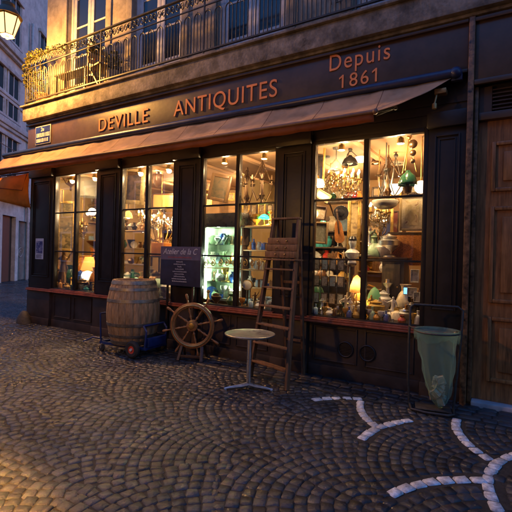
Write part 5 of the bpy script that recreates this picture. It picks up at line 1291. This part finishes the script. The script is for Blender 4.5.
    pic(394, 226, 1.35, 9, 30, dark_wood, [(.12, .02, .015), (.2, .04, .03), (.4, .3, .2)], 'narrow dark red painting right of the tall gilt mirror', .2, 0, .02)
    pic(412, 213, .75, 24, 36, M('pale_gilt', (.42, .3, .14), .45), [(.60, .48, .28), (.5, .38, .2), (.68, .56, .36), (.25, .09, .04)], 'large pale picture in a gilt frame above the orange chair', .15, 0, .035, mount=glaze('cream'), scale=9)
    # orange armchair seen from the front, on the low platform
    P = at(410, 262, .95); t = thing('armchair', 'armchair with an orange woven back behind the fourth window', 'chair', (P.x, P.y, .3), .15)
    zz = P.z - .3; hh = 27 * mpp(410, 245, .95); w2 = .29
    m = MB(); m.box(-w2, w2, -.03, .03, zz - .05, zz + hh, .03); m.build('backrest', M('orange_weave', (.62, .24, .055), .8, 0, .35, 60, .6, 90), t)
    f = MB()
    for x in (-w2 - .03, w2 + .005): f.box(x, x + .025, -.035, .035, 0, zz + hh + .04, .006)
    f.box(-w2 - .03, w2 + .03, -.035, .035, zz + hh + .003, zz + hh + .04, .008); f.build('frame', dark_wood, t); MB().box(-w2, w2, -.5, -.032, .42, .52, .03).build('seat', M('orange_weave', (.62, .24, .055), .8), t)
    for x in (-w2 + .02, w2 - .02): MB().box(x - .02, x + .02, -.49, -.45, 0, .42).build('leg', dark_wood, t)
    # lower left strip: green glass and orange glow
    P = on_deck(374, 312, .5); table_lamp(P, .44, .10, glow('green_lamp_glass', (.10, .22, .08), .12), 'green glass table lamp at the centre mullion of the fourth window', SHADE_W * .2, 'brass', 'dome')
    for px, k, c, h in ((371, 'figurine', 'gold', .36), (376, 'urn', 'ochre', .28), (379.5, 'figurine', 'cream', .34), (373.5, 'bowl', 'amber', .14)):
        P = on_deck(px, 310, .3 + .05 * random.random())
        if k == 'figurine': figure(P, h, glaze(c), f'{c} figurine beside the green lamp in the fourth window', .2, 1)
        else: pot(k, c, P, h, f"{c} {k} beside the green lamp in the fourth window", wide=.9)
    P = on_deck(393, 310, .3); figure(P, .36, glaze('white'), 'white dancer figurine in front of the dark cabinet', .2, 2, robe=glaze('white'))
    o = MB().lathe([(0, 0), (.08, 0), (.11, .05), (.08, .13), (.03, .16), (0, .165)], 18, sy=.7).build('shell', glaze('cream')); o.location = on_deck(397, 312, .22); tag(o, 'big cream sea shell beside the white dancer figurine', 'shell')
    o = MB().lathe([(0, 0), (.07, 0), (.1, .04), (.06, .1), (0, .11)], 16).build('bowl', glaze('black')); o.location = on_deck(388, 312, .22); tag(o, 'black lidded dish left of the cream shell', 'dish')
    t = thing('silver_tray', 'long silver tray with small cups at the front of the fourth window', 'tray', on_deck(396, 316, .155), .0)
    MB().box(-.2, .2, -.04, .04, .0, .012, .004).box(-.2, .2, -.045, -.0405, .0, .03).box(-.2, .2, .0405, .045, .0, .03).build('tray', glaze('silver'), t)
    for x in (-.14, -.05, .05, .14): MB().lathe([(0, .013), (.02, .013), (.03, .06), (.027, .06), (.018, .02), (0, .02)], 14, (x, 0, 0)).build('cup', glaze('silver'), t)
    P = at(409, 291, .45); t = thing('small_screen', 'small lit blue screen near the right edge of the fourth window', 'screen', (P.x, P.y, .801), .1)
    zc = P.z - .801; MB().box(-.075, .075, 0, .02, zc - .05, zc + .05, .004).box(-.012, .012, .004, .016, .01, zc - .05).box(-.05, .05, -.02, .05, 0, .01).build('case', glaze('black'), t); MB().box(-.068, .068, -.004, -.0005, zc - .043, zc + .043).build('display', glow('blue_display', (.12, .35, 1), .9), t)
    for i, (px, py, wq, hq) in enumerate(((415, 276, 8, 13), (412, 292, 9, 9), (417, 297, 6, 10))):
        pic(px, py, .42, wq, hq, glaze('white'), [(.7, .68, .6), (.6, .56, .48), (.2, .18, .16)], ['largest white printed card at the right edge of the fourth window', 'square white printed card beside the blue screen', 'small white printed card lowest at the right window edge'][i], .1, 0, .008, name='printed_card', cat='card', scale=20)
    for px, k, c, h in ((404, 'urn', 'silver', .2), (409, 'bowl', 'grey', .14), (413, 'jug', 'black', .22), (401, 'goblet', 'silver', .16), (384.5, 'teapot_body', 'silver', .15)):
        pot(k, c, on_deck(px, 312, .24), h, f"{c} {k.replace('_body', '')} near the silver tray in the fourth window", wide=.9)
build_window_four()

def build_back_clutter():
    # first window
    pic(79, 190, 1.5, 16, 14, dark_wood, [(.4, .3, .18), (.6, .5, .32), (.2, .14, .08)], 'dark framed print high on the wall deep behind the first window', .8, 0, .03)
    pic(60, 196, .3, 7, 14, gilt, [(.6, .5, .35), (.3, .2, .1)], 'small gilt picture at the left edge of the first window', .8, 0, .025)
    chandelier(82, 226, .75, 10, 16, brass, 'tiny brass crystal chandelier hanging in the middle of the first window', 6, 12, 0)
    # second window, right half
    Y = 1.7; zs = [at(164, py, Y).z for py in (300, 284, 266, 248, 229)]; x0, x1 = at(150, 240, Y).x, at(178, 240, Y).x
    shelf_unit('shelf_unit', 'dark wooden shelf unit deep behind the crystal chandelier of the second window', x0, x1, Y, Y + .3, zs, dark_wood)
    N = 'shelf of the dark unit behind the second window'
    along('the top ' + N, zs[4], x0 + .06, x1 - .06, Y + .1, [('urn', 'gold'), ('vase', 'white'), ('figurine', 'cream'), ('jug', 'amber'), ('carafe', 'silver'), ('clock', 'gold')], .3)
    along('the second ' + N, zs[3], x0 + .06, x1 - .06, Y + .1, [('plate', 'cream'), ('bottle', 'amber'), ('box', 'red'), ('candlestick', 'gold'), ('vase', 'ochre'), ('bowl', 'white')], .28)
    along('the third ' + N, zs[2], x0 + .06, x1 - .06, Y + .1, [('figurine', 'gold'), ('box', 'ochre'), ('plate', 'orange'), ('urn', 'white'), ('jug', 'cream')], .3)
    along('the lowest ' + N, zs[1], x0 + .06, x1 - .06, Y + .1, [('vase', 'pale green'), ('books', 'brown'), ('bowl', 'amber'), ('bottle', 'white'), ('clock', 'silver')], .28)
    # fourth window: cabinet of curios on the left, pictures on the back wall
    Y = 1.75; zs = [at(330, py, Y).z for py in (300, 282, 264, 247, 231)]; x0, x1 = at(308, 240, Y).x, at(349, 240, Y).x
    shelf_unit('shelf_unit', 'dark wooden curio shelves behind the card rack in the fourth window', x0, x1, Y, Y + .3, zs, dark_wood)
    N = 'curio shelf behind the card rack'
    along('the top ' + N, zs[4], x0 + .06, x1 - .06, Y + .1, [('urn', 'bronze'), ('vase', 'turquoise'), ('figurine', 'white'), ('jug', 'cream'), ('candlestick', 'gold'), ('plate', 'pale blue')], .3)
    along('the second ' + N, zs[3], x0 + .06, x1 - .06, Y + .1, [('bottle', 'dark green'), ('box', 'turquoise'), ('ginger_jar', 'turquoise'), ('figurine', 'bronze'), ('goblet', 'silver'), ('bowl', 'cream')], .28)
    along('the third ' + N, zs[2], x0 + .06, x1 - .06, Y + .1, [('plate', 'white'), ('teapot_body', 'silver'), ('vase', 'red'), ('books', 'brown'), ('carafe', 'amber'), ('figurine', 'cream')], .28)
    along('the lowest ' + N, zs[1], x0 + .06, x1 - .06, Y + .1, [('urn', 'white'), ('jug', 'brown'), ('clock', 'gold'), ('box', 'cream'), ('vase', 'ochre')], .28)
    W = 3.36
    for px, py, wq, hq, fr, cl, lab in ((352, 199, 9, 11, gilt, [(.3, .35, .3), (.5, .5, .38), (.2, .2, .12)], 'green landscape in a gilt frame on the back wall above the gilt panel'),
        (378, 192, 12, 10, dark_wood, [(.55, .42, .25), (.3, .18, .08)], 'small dark framed brown study high on the back wall'),
        (396, 196, 11, 12, gilt, [(.2, .1, .06), (.5, .3, .15), (.65, .5, .3)], 'gilt framed portrait shaped painting on the back wall behind the iron chains'),
        (374, 240, 8, 20, gilt, [(.4, .3, .2), (.6, .5, .35), (.15, .1, .08)], 'upright gilt framed painting on the back wall behind the candlesticks'),
        (365, 224, 8, 12, dark_wood, [(.5, .45, .35), (.25, .2, .15)], 'small dark framed print on the back wall right of the gilt panel'),
        (330, 199, 9, 9, gilt, [(.6, .5, .4), (.35, .22, .12)], 'little square gilt framed print on the back wall left of the red lampshade'),
        (412, 190, 10, 9, dark_wood, [(.6, .55, .4), (.4, .3, .18)], 'small dark framed print on the back wall behind the green glass lamp')):
        pic(px, py, W, wq, hq, fr, cl, lab, .1, 0, .04)
    for px, py, wq, hq, fr, cl, lab in ((209, 200, 8, 12, gilt, [(.5, .4, .25), (.25, .16, .08)], 'small gilt framed print on the back wall left of the askew landscape'),
        (256, 197, 10, 8, gilt, [(.5, .4, .25), (.3, .2, .1), (.6, .5, .36)], 'wide gilt framed print on the back wall behind the bronze chandelier'),
        (271, 190, 7, 16, dark_wood, [(.4, .2, .1), (.6, .4, .2)], 'upright dark framed painting at the right on the back wall of the third window')):
        pic(px, py, 2.9, wq, hq, fr, cl, lab, .3, 0, .04)
    # things on the deck at the foot of the third and fourth windows
    for px, k, c, h in ((322, 'candlestick', 'silver', .25), (327, 'bottle', 'amber', .2), (338, 'goblet', 'silver', .16), (343, 'bottle', 'dark green', .22), (362, 'candlestick', 'gold', .3)):
        pot(k, c, on_deck(px, 312, .17), h, f"{c} {k} at the glass of the fourth window, left of the mullion")
    for px, k, c, h in ((406, 'bottle', 'amber', .24), (411, 'candlestick', 'silver', .28), (416, 'carafe', 'pale blue', .2), (398.5, 'goblet', 'gold', .2), (391, 'vase', 'white', .16)):
        pot(k, c, on_deck(px, 314, .3), h, f"{c} {k} at the glass of the fourth window, right of the mullion")
build_back_clutter()

def build_more_clutter():
    chandelier(150, 218, 1.35, 22, 34, brass, 'second crystal chandelier hanging behind the large one in the second window', 8, 26, SHADE_W)
    pendant(128, 214, .7, 9, 8, glow('amber_shade', (1, .55, .15), .6), 'small lit amber glass pendant lamp in front of the dish shelves', 'dome', SHADE_W * .5, 1)
    # things hanging in the fourth window
    pendant(327, 152, 1.0, 9, 8, M('ruby_glass', (.4, .03, .03), .2), 'small ruby glass pendant lamp deep at the left of the fourth window', 'globe', 0, 1)
    pendant(361, 158, 1.3, 12, 10, glow('cream_globe', (1, .8, .5), 1.0), 'lit cream globe pendant lamp left of the centre mullion in the fourth window', 'globe', SHADE_W * .8, 1)
    pendant(376, 160, 1.5, 10, 8, glaze('bronze'), 'small bronze pendant shade deep behind the iron chains', 'dome', 0, 1)
    pendant(398, 160, 1.9, 14, 9, M('smoked_glass_shade', (.35, .3, .22), .25), 'grey glass pendant shade at the back between chains and green lamp', 'dome', 0, 1)
    chandelier(330, 178, 1.5, 16, 20, brass, 'small crystal chandelier deep behind the wall lamp of the fourth window', 6, 18, SHADE_W * .6)
    # shelf of bottles and figures behind the dark cabinet
    Y = 2.3; zs = [at(390, py, Y).z for py in (290, 272, 256, 241)]; x0, x1 = at(358, 240, Y).x, at(402, 240, Y).x
    shelf_unit('shelf_unit', 'pale shelf unit deep behind the dark cabinet of the fourth window', x0, x1, Y, Y + .3, zs, cream_wood)
    N = 'pale shelf behind the dark cabinet'
    along('the top ' + N, zs[3], x0 + .06, x1 - .06, Y + .1, [('urn', 'bronze'), ('vase', 'white'), ('bottle', 'dark green'), ('candlestick', 'silver'), ('figurine', 'cream'), ('jug', 'amber'), ('vase', 'cobalt blue'), ('plate', 'white')], .28)
    along('the second ' + N, zs[2], x0 + .06, x1 - .06, Y + .1, [('bottle', 'amber'), ('box', 'brown'), ('vase', 'dark green'), ('goblet', 'silver'), ('plate', 'cobalt blue'), ('bowl', 'white'), ('figurine', 'bronze')], .26)
    along('the lower ' + N, zs[1], x0 + .06, x1 - .06, Y + .1, [('box', 'red'), ('urn', 'gold'), ('books', 'brown'), ('jug', 'white'), ('carafe', 'amber'), ('clock', 'black')], .26)
    # rows of small figures and glass standing right at the glass of the fourth window
    row = [(315.5, 'bottle', 'pale blue', .17), (324.5, 'goblet', 'gold', .14), (329.5, 'vase', 'white', .13), (335.5, 'bottle', 'brown', .19), (340.5, 'candlestick', 'bronze', .2), (345.5, 'goblet', 'amber', .15), (349, 'bottle', 'cobalt blue', .17), (357.5, 'vase', 'ochre', .15), (361, 'goblet', 'silver', .17)]
    for px, k, c, h in row: pot(k, c, on_deck(px, 314, .125), h, f"small {c} {k} in the front row at the left pane of the fourth window")
    row = [(369, 'goblet', 'silver', .16), (372, 'bottle', 'pale green', .2), (377, 'vase', 'amber', .13), (381, 'goblet', 'white', .15), (386, 'bottle', 'cobalt blue', .16), (402, 'vase', 'red', .12), (413, 'goblet', 'gold', .16), (418, 'bottle', 'white', .2)]
    for px, k, c, h in row: pot(k, c, on_deck(px, 317, .125), h, f"small {c} {k} in the front row at the right pane of the fourth window")
    # small gilt frames hung close together on the wall of the third window and the second
    for q, (px, py, wq, hq, fr, lab) in enumerate(((208, 186, 6, 9, gilt, 'tiny gilt framed print behind the askew landscape, at the window edge'), (231, 168, 7, 10, dark_wood, 'dark framed print beside the mullion high in the third window'), (231, 197, 8, 8, gilt, 'square gilt framed print beside the mullion below the dark one'),
        (246, 160, 8, 9, gilt, 'gilt framed print above the second bronze chandelier'), (272, 168, 6, 10, gilt, 'narrow gilt framed print at the right edge high in the third window'))):
        pic(px, py, 2.4, wq, hq, fr, [(.55, .42, .26), (.25, .15, .08), (.65, .55, .4)], lab, .35, 0, .03, scale=9)
    row = [(242, 'goblet', 'amber', .16), (251, 'bottle', 'pale blue', .17), (259, 'vase', 'white', .14), (265, 'candlestick', 'silver', .2), (271, 'goblet', 'silver', .14)]
    for px, k, c, h in row: pot(k, c, on_deck(px, 308, .125), h, f"small {c} {k} in the front row of the third window")
    row = [(56, 'goblet', 'gold', .15), (60, 'bottle', 'amber', .2), (67, 'vase', 'ochre', .14), (72, 'bottle', 'dark green', .17), (81, 'goblet', 'silver', .14), (86, 'vase', 'turquoise', .12), (93, 'candlestick', 'gold', .2)]
    for px, k, c, h in row: pot(k, c, on_deck(px, 291, .125), h, f"small {c} {k} in the front row of the first window")
build_more_clutter()

def build_tall_pieces():
    # taller antiques standing in the second row of the decks
    for win, Y, pb, items in (('first', .46, 290, [(56, 'carafe', 'amber', .5), (61, 'urn', 'gold', .46), (70, 'vase', 'dark green', .52), (75.5, 'candlestick', 'silver', .62), (80, 'ginger_jar', 'cobalt blue', .42), (95, 'vase', 'orange', .5)]),
            ('second', .5, 290, [(122, 'candlestick', 'gold', .6), (127, 'urn', 'white', .44), (132, 'carafe', 'dark green', .5), (142, 'vase', 'amber', .46), (150, 'candlestick', 'silver', .58), (155, 'urn', 'bronze', .5), (166, 'carafe', 'pale green', .5), (173, 'vase', 'cobalt blue', .44)]),
            ('fourth', .56, 312, [(316, 'vase', 'dark green', .5), (349, 'candlestick', 'gold', .62), (361.5, 'carafe', 'amber', .54), (383, 'urn', 'white', .4), (387, 'candlestick', 'silver', .56), (405, 'vase', 'cream', .5), (418, 'urn', 'bronze', .46)])):
        for px, k, c, h in items: pot(k, c, on_deck(px, pb, Y), h, f"tall {c} {k.replace('_', ' ')} in the second row of the {win} window", wide=.62)
    # prints crowding the walls
    for px, py, Y, wq, hq, fr, lab in ((122, 206, 2.6, 7, 10, gilt, 'small gilt print on the back wall at the left of the second window'), (146, 205, 3.3, 8, 9, dark_wood, 'small dark framed print on the back wall beside the second window mullion'), (153, 170, 2.8, 8, 8, gilt, 'square gilt print high on the back wall of the second window'),
            (172, 176, 2.6, 6, 12, dark_wood, 'narrow dark framed print at the right edge high in the second window'), (88, 172, 1.9, 8, 8, gilt, 'square gilt print highest on the wall deep in the first window'), (317, 180, 2.2, 7, 11, dark_wood, 'dark framed print behind the lit wall lamp of the fourth window'),
            (358, 178, 3.3, 7, 10, gilt, 'small gilt print on the back wall right of the crystal chandelier of the fourth window'), (404, 199, 3.3, 7, 8, gilt, 'small gilt print on the back wall left of the large pale picture')):
        pic(px, py, Y, wq, hq, fr, [(.3, .2, .1), (.55, .45, .28), (.1, .06, .03)], lab, .35 if px < 300 else .1, 0, .035, scale=9)
build_tall_pieces()
